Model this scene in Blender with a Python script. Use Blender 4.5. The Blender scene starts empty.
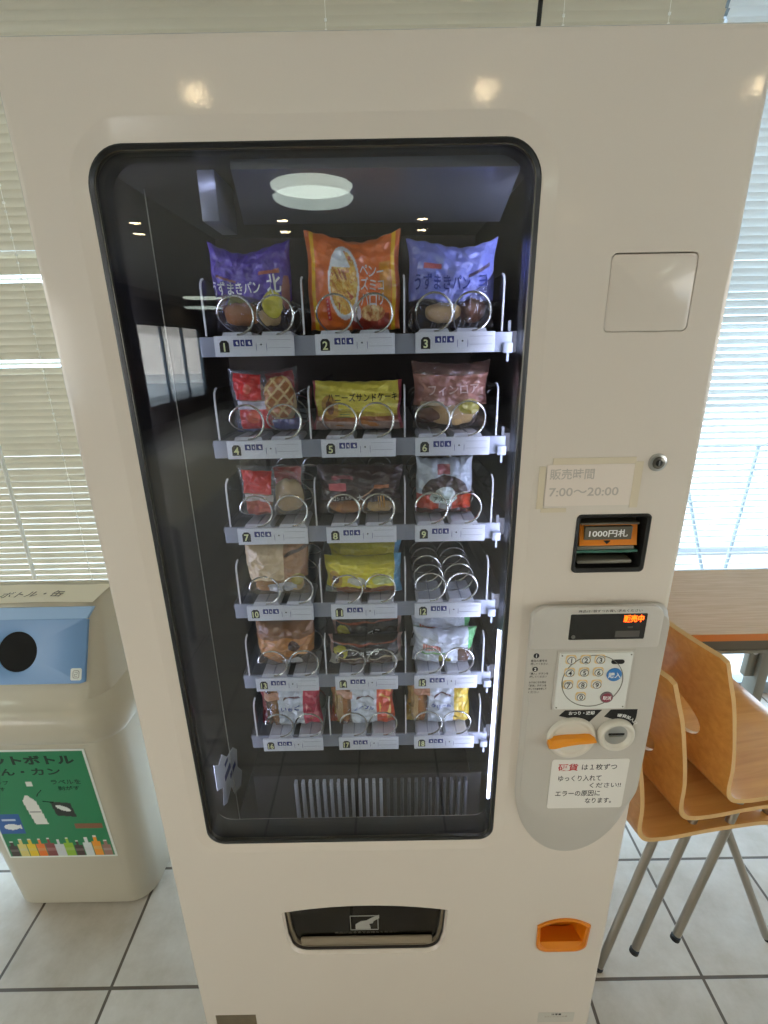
import bpy, bmesh, math, random
from mathutils import Vector, Matrix, noise as mnoise
random.seed(7)
sc = bpy.context.scene
C = sc.collection
PI = math.pi

# ------------------------------------------------------------------ materials
def lin(c):
    return tuple((v/12.92 if v <= .04045 else ((v+.055)/1.055)**2.4) for v in (x/255. for x in c))
MATS = {}
def mat(name, rgb, rough=.5, metal=0., spec=.5, emit=None, estr=0., coat=0., noise=0., nscale=20., bump=0., bscale=200., coatrough=.05, trans=0.):
    if name in MATS: return MATS[name]
    m = bpy.data.materials.new(name); m.use_nodes = True
    nt = m.node_tree; p = nt.nodes['Principled BSDF']
    c = lin(rgb)
    p.inputs['Base Color'].default_value = (*c, 1)
    p.inputs['Roughness'].default_value = rough
    p.inputs['Metallic'].default_value = metal
    p.inputs['Specular IOR Level'].default_value = spec
    p.inputs['Coat Weight'].default_value = coat
    p.inputs['Coat Roughness'].default_value = coatrough
    if emit:
        p.inputs['Emission Color'].default_value = (*lin(emit), 1)
        p.inputs['Emission Strength'].default_value = estr
    tc = None
    if noise or bump:
        tc = nt.nodes.new('ShaderNodeTexCoord')
    if noise:
        n = nt.nodes.new('ShaderNodeTexNoise'); n.inputs['Scale'].default_value = nscale; n.inputs['Detail'].default_value = 4
        nt.links.new(tc.outputs['Object'], n.inputs['Vector'])
        mx = nt.nodes.new('ShaderNodeMix'); mx.data_type = 'RGBA'
        mx.inputs[6].default_value = (*[v*(1-noise) for v in c], 1)
        mx.inputs[7].default_value = (*[min(1, v*(1+noise)) for v in c], 1)
        nt.links.new(n.outputs['Fac'], mx.inputs[0]); nt.links.new(mx.outputs[2], p.inputs['Base Color'])
    if bump:
        n = nt.nodes.new('ShaderNodeTexNoise'); n.inputs['Scale'].default_value = bscale; n.inputs['Detail'].default_value = 2
        nt.links.new(tc.outputs['Object'], n.inputs['Vector'])
        b = nt.nodes.new('ShaderNodeBump'); b.inputs['Strength'].default_value = bump; b.inputs['Distance'].default_value = .001
        nt.links.new(n.outputs['Fac'], b.inputs['Height'])
        nt.links.new(b.outputs['Normal'], p.inputs['Normal'])
        if coat: nt.links.new(b.outputs['Normal'], p.inputs['Coat Normal'])
    MATS[name] = m
    return m

def schlick(nt, f0):
    g = nt.nodes.new('ShaderNodeNewGeometry')
    d = nt.nodes.new('ShaderNodeVectorMath'); d.operation = 'DOT_PRODUCT'
    nt.links.new(g.outputs['Normal'], d.inputs[0]); nt.links.new(g.outputs['Incoming'], d.inputs[1])
    def M(op, a, b=None):
        n = nt.nodes.new('ShaderNodeMath'); n.operation = op
        for k, v in enumerate((a, b)):
            if v is None: continue
            if isinstance(v, (int, float)): n.inputs[k].default_value = v
            else: nt.links.new(v, n.inputs[k])
        return n.outputs[0]
    a = M('ABSOLUTE', d.outputs['Value'])
    s = M('SUBTRACT', 1., a)
    q = M('POWER', s, 5.)
    return M('ADD', M('MULTIPLY', q, 1-f0), f0)

def glass_mat(name, tint=(1, 1, 1), f0=.04, rough=0.):
    m = bpy.data.materials.new(name); m.use_nodes = True; nt = m.node_tree; nt.nodes.clear()
    o = nt.nodes.new('ShaderNodeOutputMaterial'); mx = nt.nodes.new('ShaderNodeMixShader')
    t = nt.nodes.new('ShaderNodeBsdfTransparent'); g = nt.nodes.new('ShaderNodeBsdfGlossy')
    t.inputs[0].default_value = (*tint, 1); g.inputs['Roughness'].default_value = rough
    nt.links.new(schlick(nt, f0), mx.inputs[0]); nt.links.new(t.outputs[0], mx.inputs[1]); nt.links.new(g.outputs[0], mx.inputs[2])
    nt.links.new(mx.outputs[0], o.inputs[0])
    return m

def film_mat():
    """bag film: printed where the print attribute is opaque, clear shiny film elsewhere"""
    m = bpy.data.materials.new('bag_film'); m.use_nodes = True; nt = m.node_tree
    o = nt.nodes['Material Output']; p = nt.nodes['Principled BSDF']
    p.inputs['Roughness'].default_value = .32; p.inputs['Specular IOR Level'].default_value = .6; p.inputs['Coat Weight'].default_value = .8; p.inputs['Coat Roughness'].default_value = .12
    a = nt.nodes.new('ShaderNodeAttribute'); a.attribute_name = 'print'
    tc = nt.nodes.new('ShaderNodeTexCoord')
    n = nt.nodes.new('ShaderNodeTexNoise'); n.inputs['Scale'].default_value = 55; n.inputs['Detail'].default_value = 3; n.inputs['Distortion'].default_value = .8
    nt.links.new(tc.outputs['Object'], n.inputs['Vector'])
    b = nt.nodes.new('ShaderNodeBump'); b.inputs['Strength'].default_value = .8; b.inputs['Distance'].default_value = .004
    nt.links.new(n.outputs['Fac'], b.inputs['Height'])
    nt.links.new(b.outputs['Normal'], p.inputs['Normal']); nt.links.new(b.outputs['Normal'], p.inputs['Coat Normal'])
    nt.links.new(a.outputs['Color'], p.inputs['Base Color'])
    t = nt.nodes.new('ShaderNodeBsdfTransparent'); g = nt.nodes.new('ShaderNodeBsdfGlossy'); g.inputs['Roughness'].default_value = .12
    nt.links.new(b.outputs['Normal'], g.inputs['Normal'])
    mx = nt.nodes.new('ShaderNodeMixShader'); mx2 = nt.nodes.new('ShaderNodeMixShader')
    nt.links.new(schlick(nt, .09), mx.inputs[0]); nt.links.new(t.outputs[0], mx.inputs[1]); nt.links.new(g.outputs[0], mx.inputs[2])
    nt.links.new(a.outputs['Alpha'], mx2.inputs[0]); nt.links.new(mx.outputs[0], mx2.inputs[1]); nt.links.new(p.outputs[0], mx2.inputs[2])
    nt.links.new(mx2.outputs[0], o.inputs[0])
    return m

def attr_mat(name, rough=.4, bump=0):
    m = bpy.data.materials.new(name); m.use_nodes = True; nt = m.node_tree; p = nt.nodes['Principled BSDF']
    a = nt.nodes.new('ShaderNodeAttribute'); a.attribute_name = 'print'
    nt.links.new(a.outputs['Color'], p.inputs['Base Color']); p.inputs['Roughness'].default_value = rough
    return m

def wood_mat(name, c1, c2, scale, rough=.35, coat=.3):
    m = bpy.data.materials.new(name); m.use_nodes = True; nt = m.node_tree; p = nt.nodes['Principled BSDF']
    tc = nt.nodes.new('ShaderNodeTexCoord'); mp = nt.nodes.new('ShaderNodeMapping'); mp.inputs['Scale'].default_value = scale
    n = nt.nodes.new('ShaderNodeTexNoise'); n.inputs['Scale'].default_value = 4; n.inputs['Detail'].default_value = 6; n.inputs['Distortion'].default_value = .6
    r = nt.nodes.new('ShaderNodeValToRGB'); r.color_ramp.elements[0].position = .3; r.color_ramp.elements[1].position = .7
    r.color_ramp.elements[0].color = (*lin(c1), 1); r.color_ramp.elements[1].color = (*lin(c2), 1)
    nt.links.new(tc.outputs['Object'], mp.inputs[0]); nt.links.new(mp.outputs[0], n.inputs['Vector'])
    nt.links.new(n.outputs['Fac'], r.inputs[0]); nt.links.new(r.outputs[0], p.inputs['Base Color'])
    p.inputs['Roughness'].default_value = rough; p.inputs['Coat Weight'].default_value = coat; p.inputs['Coat Roughness'].default_value = .15
    return m

def tile_mat():
    m = bpy.data.materials.new('floor_tiles'); m.use_nodes = True; nt = m.node_tree; p = nt.nodes['Principled BSDF']
    tc = nt.nodes.new('ShaderNodeTexCoord'); mp = nt.nodes.new('ShaderNodeMapping')
    S = .2955
    mp.inputs['Location'].default_value = (.7125+S*30, -.112+S*60, 0)
    br = nt.nodes.new('ShaderNodeTexBrick'); br.offset = 0; br.squash = 1
    br.inputs['Scale'].default_value = 1; br.inputs['Brick Width'].default_value = S; br.inputs['Row Height'].default_value = S
    br.inputs['Mortar Size'].default_value = .0042; br.inputs['Mortar Smooth'].default_value = .2; br.inputs['Bias'].default_value = 0
    br.inputs['Color1'].default_value = (*lin((188, 181, 170)), 1); br.inputs['Color2'].default_value = (*lin((198, 191, 180)), 1)
    br.inputs['Mortar'].default_value = (*lin((92, 82, 70)), 1)
    nt.links.new(tc.outputs['Object'], mp.inputs[0]); nt.links.new(mp.outputs[0], br.inputs['Vector'])
    n = nt.nodes.new('ShaderNodeTexNoise'); n.inputs['Scale'].default_value = 9; n.inputs['Detail'].default_value = 8; n.inputs['Roughness'].default_value = .65
    nt.links.new(tc.outputs['Object'], n.inputs['Vector'])
    r = nt.nodes.new('ShaderNodeValToRGB'); r.color_ramp.elements[0].position = .35; r.color_ramp.elements[1].position = .65
    r.color_ramp.elements[0].color = (.80, .77, .72, 1); r.color_ramp.elements[1].color = (1, 1, 1, 1)
    nt.links.new(n.outputs['Fac'], r.inputs[0])
    mx = nt.nodes.new('ShaderNodeMix'); mx.data_type = 'RGBA'; mx.blend_type = 'MULTIPLY'; mx.inputs[0].default_value = 1
    nt.links.new(br.outputs['Color'], mx.inputs[6]); nt.links.new(r.outputs[0], mx.inputs[7])
    nt.links.new(mx.outputs[2], p.inputs['Base Color'])
    p.inputs['Roughness'].default_value = .42
    b = nt.nodes.new('ShaderNodeBump'); b.inputs['Strength'].default_value = .6; b.inputs['Distance'].default_value = .002; b.invert = True
    nt.links.new(br.outputs['Fac'], b.inputs['Height']); nt.links.new(b.outputs['Normal'], p.inputs['Normal'])
    return m

WHITE = mat('machine_white', (219, 208, 195), .28, coat=.6, bump=.06, bscale=260, coatrough=.04, spec=.4)
WHITE2 = mat('machine_white_flap', (217, 206, 193), .3, coat=.5, bump=.06, bscale=260, coatrough=.06)
PANEL = mat('panel_grey', (192, 186, 176), .38, bump=.05, bscale=300)
PANEL2 = mat('panel_grey_light', (198, 192, 183), .36)
KEYP = mat('keypad_plate_white', (222, 222, 216), .35)
INKD = mat('ink_dark', (38, 36, 36), .6)
INKG = mat('ink_faint_grey', (188, 178, 167), .7)
INKB = mat('ink_blue', (40, 58, 150), .5)
INKR = mat('ink_red', (190, 30, 38), .6)
INKW = mat('ink_white', (235, 235, 232), .5)
INKY = mat('ink_yellow_white', (225, 228, 170), .5)
INKN = mat('ink_brown', (150, 90, 70), .5)
BLACKG = mat('black_gloss', (14, 13, 13), .15, coat=.5)
BLACK = mat('black_matte', (18, 17, 16), .6)
RUBBER = mat('gasket_black', (20, 21, 24), .35)
CHROME = mat('steel', (190, 190, 188), .28, metal=1.)
WIRE = mat('spiral_wire', (210, 208, 202), .25, metal=1.)
STEELDK = mat('lock_steel', (120, 116, 108), .3, metal=1.)
ORANGE = mat('knob_orange', (238, 150, 24), .35, coat=.3)
ORANGE2 = mat('tray_orange', (222, 128, 14), .35, coat=.3)
KNOBW = mat('knob_cream', (214, 208, 194), .3, coat=.3)
INTERIOR = mat('interior_dark', (54, 50, 49), .45)
INTBACK = mat('interior_back_brown', (72, 60, 44), .6)
INTMETAL = mat('interior_metal', (128, 130, 142), .32, metal=.5)
RAIL = mat('shelf_rail_grey', (150, 154, 166), .4, metal=.2)
TRAY = mat('shelf_tray_grey', (92, 93, 96), .45)
LABEL = mat('label_white', (214, 216, 222), .4)
GUIDE = mat('guide_white', (196, 198, 206), .4)
BLUECHIP = mat('label_blue', (42, 52, 120), .5)
DIVIDER = mat('divider_white', (206, 206, 206), .4)
PAPER = mat('paper_white', (226, 222, 214), .8)
PAPERC = mat('paper_cream', (240, 234, 216), .8)
PAPERF = mat('paper_notice', (226, 213, 200), .75)
TAPE = mat('masking_tape', (214, 200, 174), .6)
BINGREY = mat('bin_grey', (188, 181, 163), .3, noise=.02, nscale=6, coat=.4)
BINBLUE = mat('bin_blue', (112, 152, 200), .4)
GREEN = mat('poster_green', (24, 122, 78), .45)
POSTW = mat('poster_white', (220, 224, 218), .5)
POSTBLUE = mat('poster_blue', (28, 84, 158), .5)
BREAD = mat('bread_crust', (186, 122, 58), .6, noise=.35, nscale=45, bump=.4, bscale=120)
BREADP = mat('bread_pale', (222, 186, 128), .65, noise=.2, nscale=60, bump=.4, bscale=120)
BREADD = mat('bread_dark', (104, 62, 34), .55, noise=.3, nscale=60, bump=.4, bscale=120)
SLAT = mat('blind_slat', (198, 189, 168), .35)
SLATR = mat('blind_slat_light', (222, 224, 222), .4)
BEIGE = mat('beige_laminate', (236, 228, 208), .4)
CLEARP = glass_mat('clear_plastic', (.80, .81, .84), .06, .08)
CORDM = mat('blind_cord', (236, 234, 226), .7)
FRAMEM = mat('window_frame_grey', (128, 136, 142), .4, metal=.3)
WALLM = mat('room_wall', (172, 160, 142), .85)
WALLD = mat('room_wall_brown', (84, 66, 50), .8)
CEILM = mat('room_ceiling', (204, 194, 176), .9)
GROUND = mat('outside_paving', (190, 192, 192), .9, noise=.1, nscale=3)
CORDB = mat('cord_black', (16, 14, 14), .5)
METALG = mat('table_metal_grey', (128, 124, 112), .45, metal=.3)
METALD = mat('table_apron_dark', (92, 86, 72), .6)
CHLEG = mat('chair_leg_metal', (168, 160, 148), .3, metal=.9)
WOODC = wood_mat('chair_plywood', (205, 142, 66), (222, 162, 84), (1.2, 14, 14), .38, .35)
WOODE = mat('plywood_edge', (214, 172, 112), .5)
WOODT = wood_mat('table_wood', (198, 156, 112), (214, 176, 134), (2, 30, 30), .45, .1)
WOODB = mat('table_edge_band', (204, 120, 50), .45)
LEDM = mat('led_strip', (235, 238, 255), .5, emit=(214, 222, 255), estr=17.)
DISPR = mat('display_orange', (255, 80, 10), .5, emit=(255, 84, 12), estr=4.)
LAMPM = mat('lamp_diffuser', (240, 240, 232), .5, emit=(236, 250, 232), estr=6.5)
DOWNM = mat('downlight_lens', (255, 240, 210), .5, emit=(255, 226, 178), estr=46.)
LAMPR = mat('lamp_ring', (220, 218, 210), .5)
GLASS = glass_mat('machine_glass', (.96, .97, .98), .034)
WGLASS = glass_mat('window_glass', (.96, .98, .98), .04)
FLAPG = glass_mat('smoked_flap', (.35, .31, .28), .05, .02)
FILM = film_mat()
PRINTM = attr_mat('printed_poster')

def translucent(m, k, c):
    nt = m.node_tree; p = nt.nodes['Principled BSDF']; o = nt.nodes['Material Output']
    t = nt.nodes.new('ShaderNodeBsdfTranslucent'); t.inputs[0].default_value = (*lin(c), 1)
    mx = nt.nodes.new('ShaderNodeMixShader'); mx.inputs[0].default_value = k
    nt.links.new(p.outputs[0], mx.inputs[1]); nt.links.new(t.outputs[0], mx.inputs[2]); nt.links.new(mx.outputs[0], o.inputs[0])
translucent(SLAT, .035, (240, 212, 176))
# ------------------------------------------------------------------ mesh helpers
class MB:
    def __init__(s): s.v = []; s.f = []; s.m = []; s.mats = []
    def mi(s, m):
        if m not in s.mats: s.mats.append(m)
        return s.mats.index(m)
    def add(s, verts, faces, m):
        o = len(s.v); k = s.mi(m)
        s.v += [tuple(v) for v in verts]
        for f in faces: s.f.append(tuple(i+o for i in f)); s.m.append(k)
    def box(s, x0, x1, y0, y1, z0, z1, m, bev=0., seg=2):
        if bev <= 0:
            v = [(x, y, z) for x in (x0, x1) for y in (y0, y1) for z in (z0, z1)]
            s.add(v, [(0, 1, 3, 2), (4, 6, 7, 5), (0, 4, 5, 1), (2, 3, 7, 6), (0, 2, 6, 4), (1, 5, 7, 3)], m); return
        bm = bmesh.new(); bmesh.ops.create_cube(bm, size=1)
        for v in bm.verts: v.co = Vector(((x0+x1)/2+v.co.x*(x1-x0), (y0+y1)/2+v.co.y*(y1-y0), (z0+z1)/2+v.co.z*(z1-z0)))
        bmesh.ops.bevel(bm, geom=bm.edges[:], offset=bev, segments=seg, profile=.5, affect='EDGES')
        s.bm(bm, m)
    def bm(s, bm, m):
        bm.verts.index_update()
        s.add([v.co[:] for v in bm.verts], [[v.index for v in f.verts] for f in bm.faces], m); bm.free()
    def loft(s, loops, m, cap0=True, cap1=True, closed=True):
        n = len(loops[0]); v = [p for l in loops for p in l]; f = []
        for a in range(len(loops)-1):
            for i in range(n if closed else n-1):
                j = (i+1) % n
                f.append((a*n+i, a*n+j, (a+1)*n+j, (a+1)*n+i))
        if cap0: f.append(tuple(range(n))[::-1])
        if cap1: f.append(tuple((len(loops)-1)*n+i for i in range(n)))
        s.add(v, f, m)
    def tube(s, path, r, m, n=10, cap=True, closed=False):
        P = [Vector(p) for p in path]; loops = []; N = len(P); prev = None
        for i, p in enumerate(P):
            if closed: t = (P[(i+1) % N]-P[i-1])
            else: t = (P[min(i+1, N-1)]-P[max(i-1, 0)])
            t.normalize()
            if prev is None:
                a = Vector((0, 0, 1)) if abs(t.z) < .9 else Vector((1, 0, 0))
                u = t.cross(a).normalized()
            else:
                u = (prev - t*prev.dot(t)).normalized()
            prev = u; w = t.cross(u)
            rr = r[i] if isinstance(r, (list, tuple)) else r
            loops.append([tuple(p+u*rr*math.cos(2*PI*k/n)+w*rr*math.sin(2*PI*k/n)) for k in range(n)])
        if closed: loops.append(loops[0]); cap = False
        s.loft(loops, m, cap, cap)
    def disc(s, x, z, y0, y1, r, m, n=32, bev=0.):
        """cylinder along y (front at y0)"""
        L = []
        prof = [(y1, r)] + ([(y0+bev, r), (y0+bev*.3, r-bev*.3), (y0, r-bev)] if bev else [(y0, r)])
        for y, rr in prof: L.append([(x+rr*math.cos(2*PI*k/n), y, z+rr*math.sin(2*PI*k/n)) for k in range(n)])
        s.loft(L, m)
    def poly(s, pts, y0, y1, m):
        s.loft([[(x, y1, z) for x, z in pts], [(x, y0, z) for x, z in pts]], m)
    def text(s, body, m, x, z, h=None, w=None, y=0., fn=None, align='C', size=1., depth=.0004, bold=0.):
        """lettering in the x-z plane facing -y, centred on x, z; fn(a, b, off) maps to the surface"""
        v, f = text_geo(body, bold)
        xs = [p[0] for p in v]; ys = [p[1] for p in v]
        x0, x1, y0, y1 = min(xs), max(xs), min(ys), max(ys)
        sy = (h/(y1-y0)) if h else None; sx = (w/(x1-x0)) if w else None
        if sx is None: sx = sy
        if sy is None: sy = sx
        cx = {'C': (x0+x1)/2, 'L': x0, 'R': x1}[align]; cy = (y0+y1)/2
        out = []
        for px, py, pz in v:
            a = x+(px-cx)*sx; b = z+(py-cy)*sy
            off = depth if pz > 0 else 0.
            out.append(fn(a, b, off) if fn else (a, y-off, b))
        s.add(out, f, m)
    def build(s, name, parent=None, loc=(0, 0, 0), smooth=True, ang=35):
        me = bpy.data.meshes.new(name); me.from_pydata(s.v, [], s.f)
        for m in s.mats: me.materials.append(m)
        me.polygons.foreach_set('material_index', s.m)
        if smooth:
            me.polygons.foreach_set('use_smooth', [True]*len(s.f)); me.set_sharp_from_angle(angle=math.radians(ang))
        me.validate(); me.update()
        bm = bmesh.new(); bm.from_mesh(me); bmesh.ops.recalc_face_normals(bm, faces=bm.faces[:]); bm.to_mesh(me); bm.free()
        o = bpy.data.objects.new(name, me); C.objects.link(o); o.location = loc
        if parent: o.parent = parent
        return o

_TG = {}
def text_geo(body, bold=0.):
    k = (body, bold)
    if k in _TG: return _TG[k]
    cu = bpy.data.curves.new('t', 'FONT'); cu.body = body; cu.size = 1; cu.extrude = .01; cu.resolution_u = 3; cu.offset = bold; cu.fill_mode = 'FRONT'
    o = bpy.data.objects.new('t', cu); C.objects.link(o)
    dg = bpy.context.evaluated_depsgraph_get(); me = bpy.data.meshes.new_from_object(o.evaluated_get(dg))
    v = [tuple(p.co) for p in me.vertices]; f = [tuple(p.vertices) for p in me.polygons]
    bpy.data.objects.remove(o); bpy.data.meshes.remove(me); bpy.data.curves.remove(cu)
    _TG[k] = (v, f); return v, f

def rr(x0, x1, z0, z1, r, n=6):
    """rounded rectangle outline, 4*(n+1) points, r may be (bl, br, tr, tl)"""
    if not isinstance(r, (tuple, list)): r = (r,)*4
    P = []
    for (cx, cz, a0, q) in ((x0+r[0], z0+r[0], PI, r[0]), (x1-r[1], z0+r[1], 1.5*PI, r[1]), (x1-r[2], z1-r[2], 0, r[2]), (x0+r[3], z1-r[3], .5*PI, r[3])):
        for k in range(n+1):
            a = a0+.5*PI*k/n; P.append((cx+q*math.cos(a), cz+q*math.sin(a)))
    return P
def at_y(P, y): return [(x, y, z) for x, z in P]

def tag(o, label, cat, group=None, kind=None):
    if label: o['label'] = label
    if cat: o['category'] = cat
    if group: o['group'] = group
    if kind: o['kind'] = kind
    return o
def struct(o): o['kind'] = 'structure'; return o
def thing(name, label, cat, loc=(0, 0, 0), rz=0, group=None):
    e = bpy.data.objects.new(name, None); C.objects.link(e); e.location = loc; e.rotation_euler = (0, 0, rz); e.empty_display_size = .05
    return tag(e, label, cat, group)
def copy_tree(o, parent=None):
    c = o.copy(); C.objects.link(c); c.parent = parent
    for ch in list(o.children): copy_tree(ch, c)
    return c
def wnorm(o):
    md = o.modifiers.new('w', 'WEIGHTED_NORMAL'); md.keep_sharp = True; md.weight = 90; md.mode = 'FACE_AREA'
def boolean_cut(o, cutters):
    for k in cutters:
        md = o.modifiers.new('b', 'BOOLEAN'); md.operation = 'DIFFERENCE'; md.solver = 'EXACT'; md.object = k
    dg = bpy.context.evaluated_depsgraph_get(); dg.update()
    me = bpy.data.meshes.new_from_object(o.evaluated_get(dg)); o.modifiers.clear(); old = o.data; o.data = me; me.name = old.name
    bpy.data.meshes.remove(old)
    me.polygons.foreach_set('use_smooth', [True]*len(me.polygons)); me.set_sharp_from_angle(angle=math.radians(28))
    for k in cutters: bpy.data.objects.remove(k)

# ------------------------------------------------------------------ room
def structbox(name, x0, x1, y0, y1, z0, z1, m):
    b = MB(); b.box(x0, x1, y0, y1, z0, z1, m); return struct(b.build(name, smooth=False))
RX0, RX1, RY0, RY1, RZ = -4.6, 4.6, -14., 1.12, 2.6
structbox('floor', RX0-.1, RX1+.1, RY0-.1, RY1+.12, -.05, 0, tile_mat())
structbox('ceiling', RX0-.1, RX1+.1, RY0-.1, RY1+.12, RZ, RZ+.05, CEILM)
structbox('wall_back', RX0-.1, RX1+.1, RY0-.1, RY0, 0, RZ, WALLD)
b = MB()
b.box(RX1, RX1+.1, RY0, -5.5, 0, RZ, WALLM); b.box(RX1, RX1+.1, -.8, RY1, 0, RZ, WALLM); b.box(RX1, RX1+.1, -5.5, -.8, 0, .7, WALLM); b.box(RX1, RX1+.1, -5.5, -.8, 2.2, RZ, WALLM)
struct(b.build('wall_right', smooth=False))
b = MB()
b.box(RX0-.1, RX0, RY0, -12.6, 0, RZ, WALLD); b.box(RX0-.1, RX0, -12.6, -9.2, 0, .5, WALLD); b.box(RX0-.1, RX0, -12.6, -9.2, 2., RZ, WALLD)
b.box(RX0-.1, RX0, -9.2, -7.2, 0, RZ, WALLD)
b.box(RX0-.1, RX0, -7.2, -1.2, 0, .7, WALLD); b.box(RX0-.1, RX0, -7.2, -1.2, 2.2, RZ, WALLD); b.box(RX0-.1, RX0, -1.2, RY1, 0, RZ, WALLM)
struct(b.build('wall_left', smooth=False))
def window(name, horizontal, a0, a1, z0, z1, fixed, nm, mull=.05, sill=None):
    root = bpy.data.objects.new(name, None); C.objects.link(root); struct(root)
    fr = MB(); gl = MB()
    def bx(bb, p0, p1, q0, q1, z0_, z1_, m):
        if horizontal: bb.box(p0, p1, q0, q1, z0_, z1_, m)
        else: bb.box(q0, q1, p0, p1, z0_, z1_, m)
    bx(fr, a0, a1, fixed-.03, fixed+.03, z0, z0+.06, FRAMEM); bx(fr, a0, a1, fixed-.03, fixed+.03, z1-.06, z1, FRAMEM)
    for k in range(nm+1):
        p = a0+(a1-a0)*k/nm; bx(fr, max(a0, p-mull/2), min(a1, p+mull/2), fixed-.03, fixed+.03, z0, z1, FRAMEM)
    f_ = fr.build('window_frame', root, smooth=False)
    bx(gl, a0+.01, a1-.01, fixed-.003, fixed+.003, z0+.02, z1-.02, WGLASS)
    gl.build('window_pane', root, smooth=False)
    return root
structbox('wall_front', RX0-.1, RX1+.1, RY1, RY1+.1, 2.45, RZ, WALLM)
window('window_1', True, RX0, .94, 0, 2.45, RY1+.05, 4)
window('window_2', True, .94, RX1, 0, 2.45, RY1+.05, 2)
window('window_3', False, -12.6, -9.2, .5, 2., RX0-.05, 3)
window('added_window_left', False, -7.2, -1.2, .7, 2.2, RX0-.05, 4)  # unseen window added for soft light on the machine front
window('added_window_right', False, -5.5, -.8, .7, 2.2, RX1+.05, 3)  # unseen window added to balance the light from the right
structbox('ground_3', RX1+.12, 30, -30, RY1, -.06, -.01, GROUND)
structbox('ground', -30, 30, RY1+.23, 40, -.06, -.01, GROUND)
structbox('ground_2', -30, RX0-.12, -30, RY1, -.06, -.01, GROUND)

# blinds
def blind(name, label, x0, x1, ztop, zbot, tiltf, y=1.0, ladders=(), wand=None, SLAT=SLAT):
    root = thing(name, label, 'window blind', ((x0+x1)/2, y, zbot))
    ox, oy, oz = root.location
    b = MB(); W = .0125; pitch = .0225; n = int((ztop-zbot-.03)/pitch)
    for i in range(n):
        z = zbot+.022+i*pitch; t = tiltf(z, i)
        jit = random.uniform(-.0009, .0009)
        L0, L1 = [], []
        for k in range(5):
            u = (k/2-1)   # -1 room side .. +1 outside
            cr = .0030*(1-u*u)
            dy = u*W*math.cos(t)+cr*math.sin(t); dz = -u*W*math.sin(t)+cr*math.cos(t)
            L0.append((x0-ox, dy, z+dz+jit-oz)); L1.append((x1-ox, dy, z+dz+jit*.3-oz))
        b.loft([L0, L1], SLAT, False, False, closed=False)
    sl = b.build('slats', root, smooth=True, ang=60)
    h = MB(); h.box(x0-ox, x1-ox, -.02, .02, ztop-oz, ztop+.03-oz, SLAT, .003); h.build('head_rail', root)
    h = MB(); h.box(x0-ox, x1-ox, -.012, .012, 0, .014, SLAT, .004); h.build('bottom_rail', root)
    for lx in ladders:
        c = MB()
        c.tube([(lx-ox, -.0135, .005), (lx-ox, -.0135, ztop-oz)], .0007, CORDM, 6)
        c.tube([(lx-ox, .0135, .005), (lx-ox, .0135, ztop-oz)], .0007, CORDM, 6)
        for i in range(0, n, 1):
            if i % 3 != 2: c.box(lx-ox-.003, lx-ox+.003, -.0165, -.012, .02+i*pitch-.0028, .02+i*pitch+.0028, CORDM)
        c.build('ladder_cord', root)
    if wand is not None:
        c = MB(); c.tube([(wand-ox, -.04, .06), (wand-ox, -.04, 1.2), (wand-ox, -.03, ztop-oz)], .0065, CORDM, 6); c.build('tilt_wand', root)
    return root
def tilt_l(z, i):
    for zz, a in ((1.792, 47), (1.748, 60), (1.706, 8), (1.463, 22), (1.44, 60)):
        if abs(z-zz) < .0113: return math.radians(a)
    return math.radians((74.5 if z > 1.15 else 73)+2*math.sin(i*1.7))
def tilt_r(z, i):
    return math.radians(33+(12 if z > 1.28 else 0)+(12 if z > 1.55 else 0)+2*math.sin(i*2.3))
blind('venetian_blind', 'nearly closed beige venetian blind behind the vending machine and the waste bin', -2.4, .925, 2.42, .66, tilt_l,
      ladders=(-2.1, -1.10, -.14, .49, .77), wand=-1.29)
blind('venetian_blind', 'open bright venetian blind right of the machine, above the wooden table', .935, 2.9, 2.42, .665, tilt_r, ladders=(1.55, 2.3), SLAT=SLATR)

b = MB(); b.tube([(.408, .90, RZ), (.404, .9, 2.31), (.399, .9, 2.2), (.40, .88, 1.95), (.41, .80, 1.85), (.41, .72, 1.832)], .006, CORDB, 10)
tag(b.build('power_cord'), 'black cord hanging in front of the blind above the machine top', 'cord')

# outside: guard rail with braces seen through the open blind
r_ = thing('outdoor_railing', 'pale outdoor railing with diagonal braces seen through the open blind', 'railing', (1.8, 1.75, 0))
OUTM = mat('outdoor_metal', (158, 170, 182), .5)
b = MB(); b.tube([(-1.3, 0, 1.0), (2.4, 0, 1.0)], .009, OUTM, 8); b.build('top_rail', r_)
for px in (-1.2, 1.2, 2.3):
    b = MB(); b.tube([(px, 0, -.01), (px, 0, 1.0)], .014, OUTM, 8); b.build('post', r_)
for (a_, b_) in ((-.32, .03), (.07, .03), (-1.2, -1.6)):
    b = MB(); b.tube([(a_, 0, 1.0), (b_, 0, -.01)], .010, OUTM, 8); b.build('brace', r_)
b = MB(); b.box(-1.6, 3., .45, .62, -.01, .05, OUTM); tag(b.build('kerb', None, (1.9, 2.2, 0)), 'grey blue outdoor kerb beyond the window under the table', 'kerb')

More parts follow.
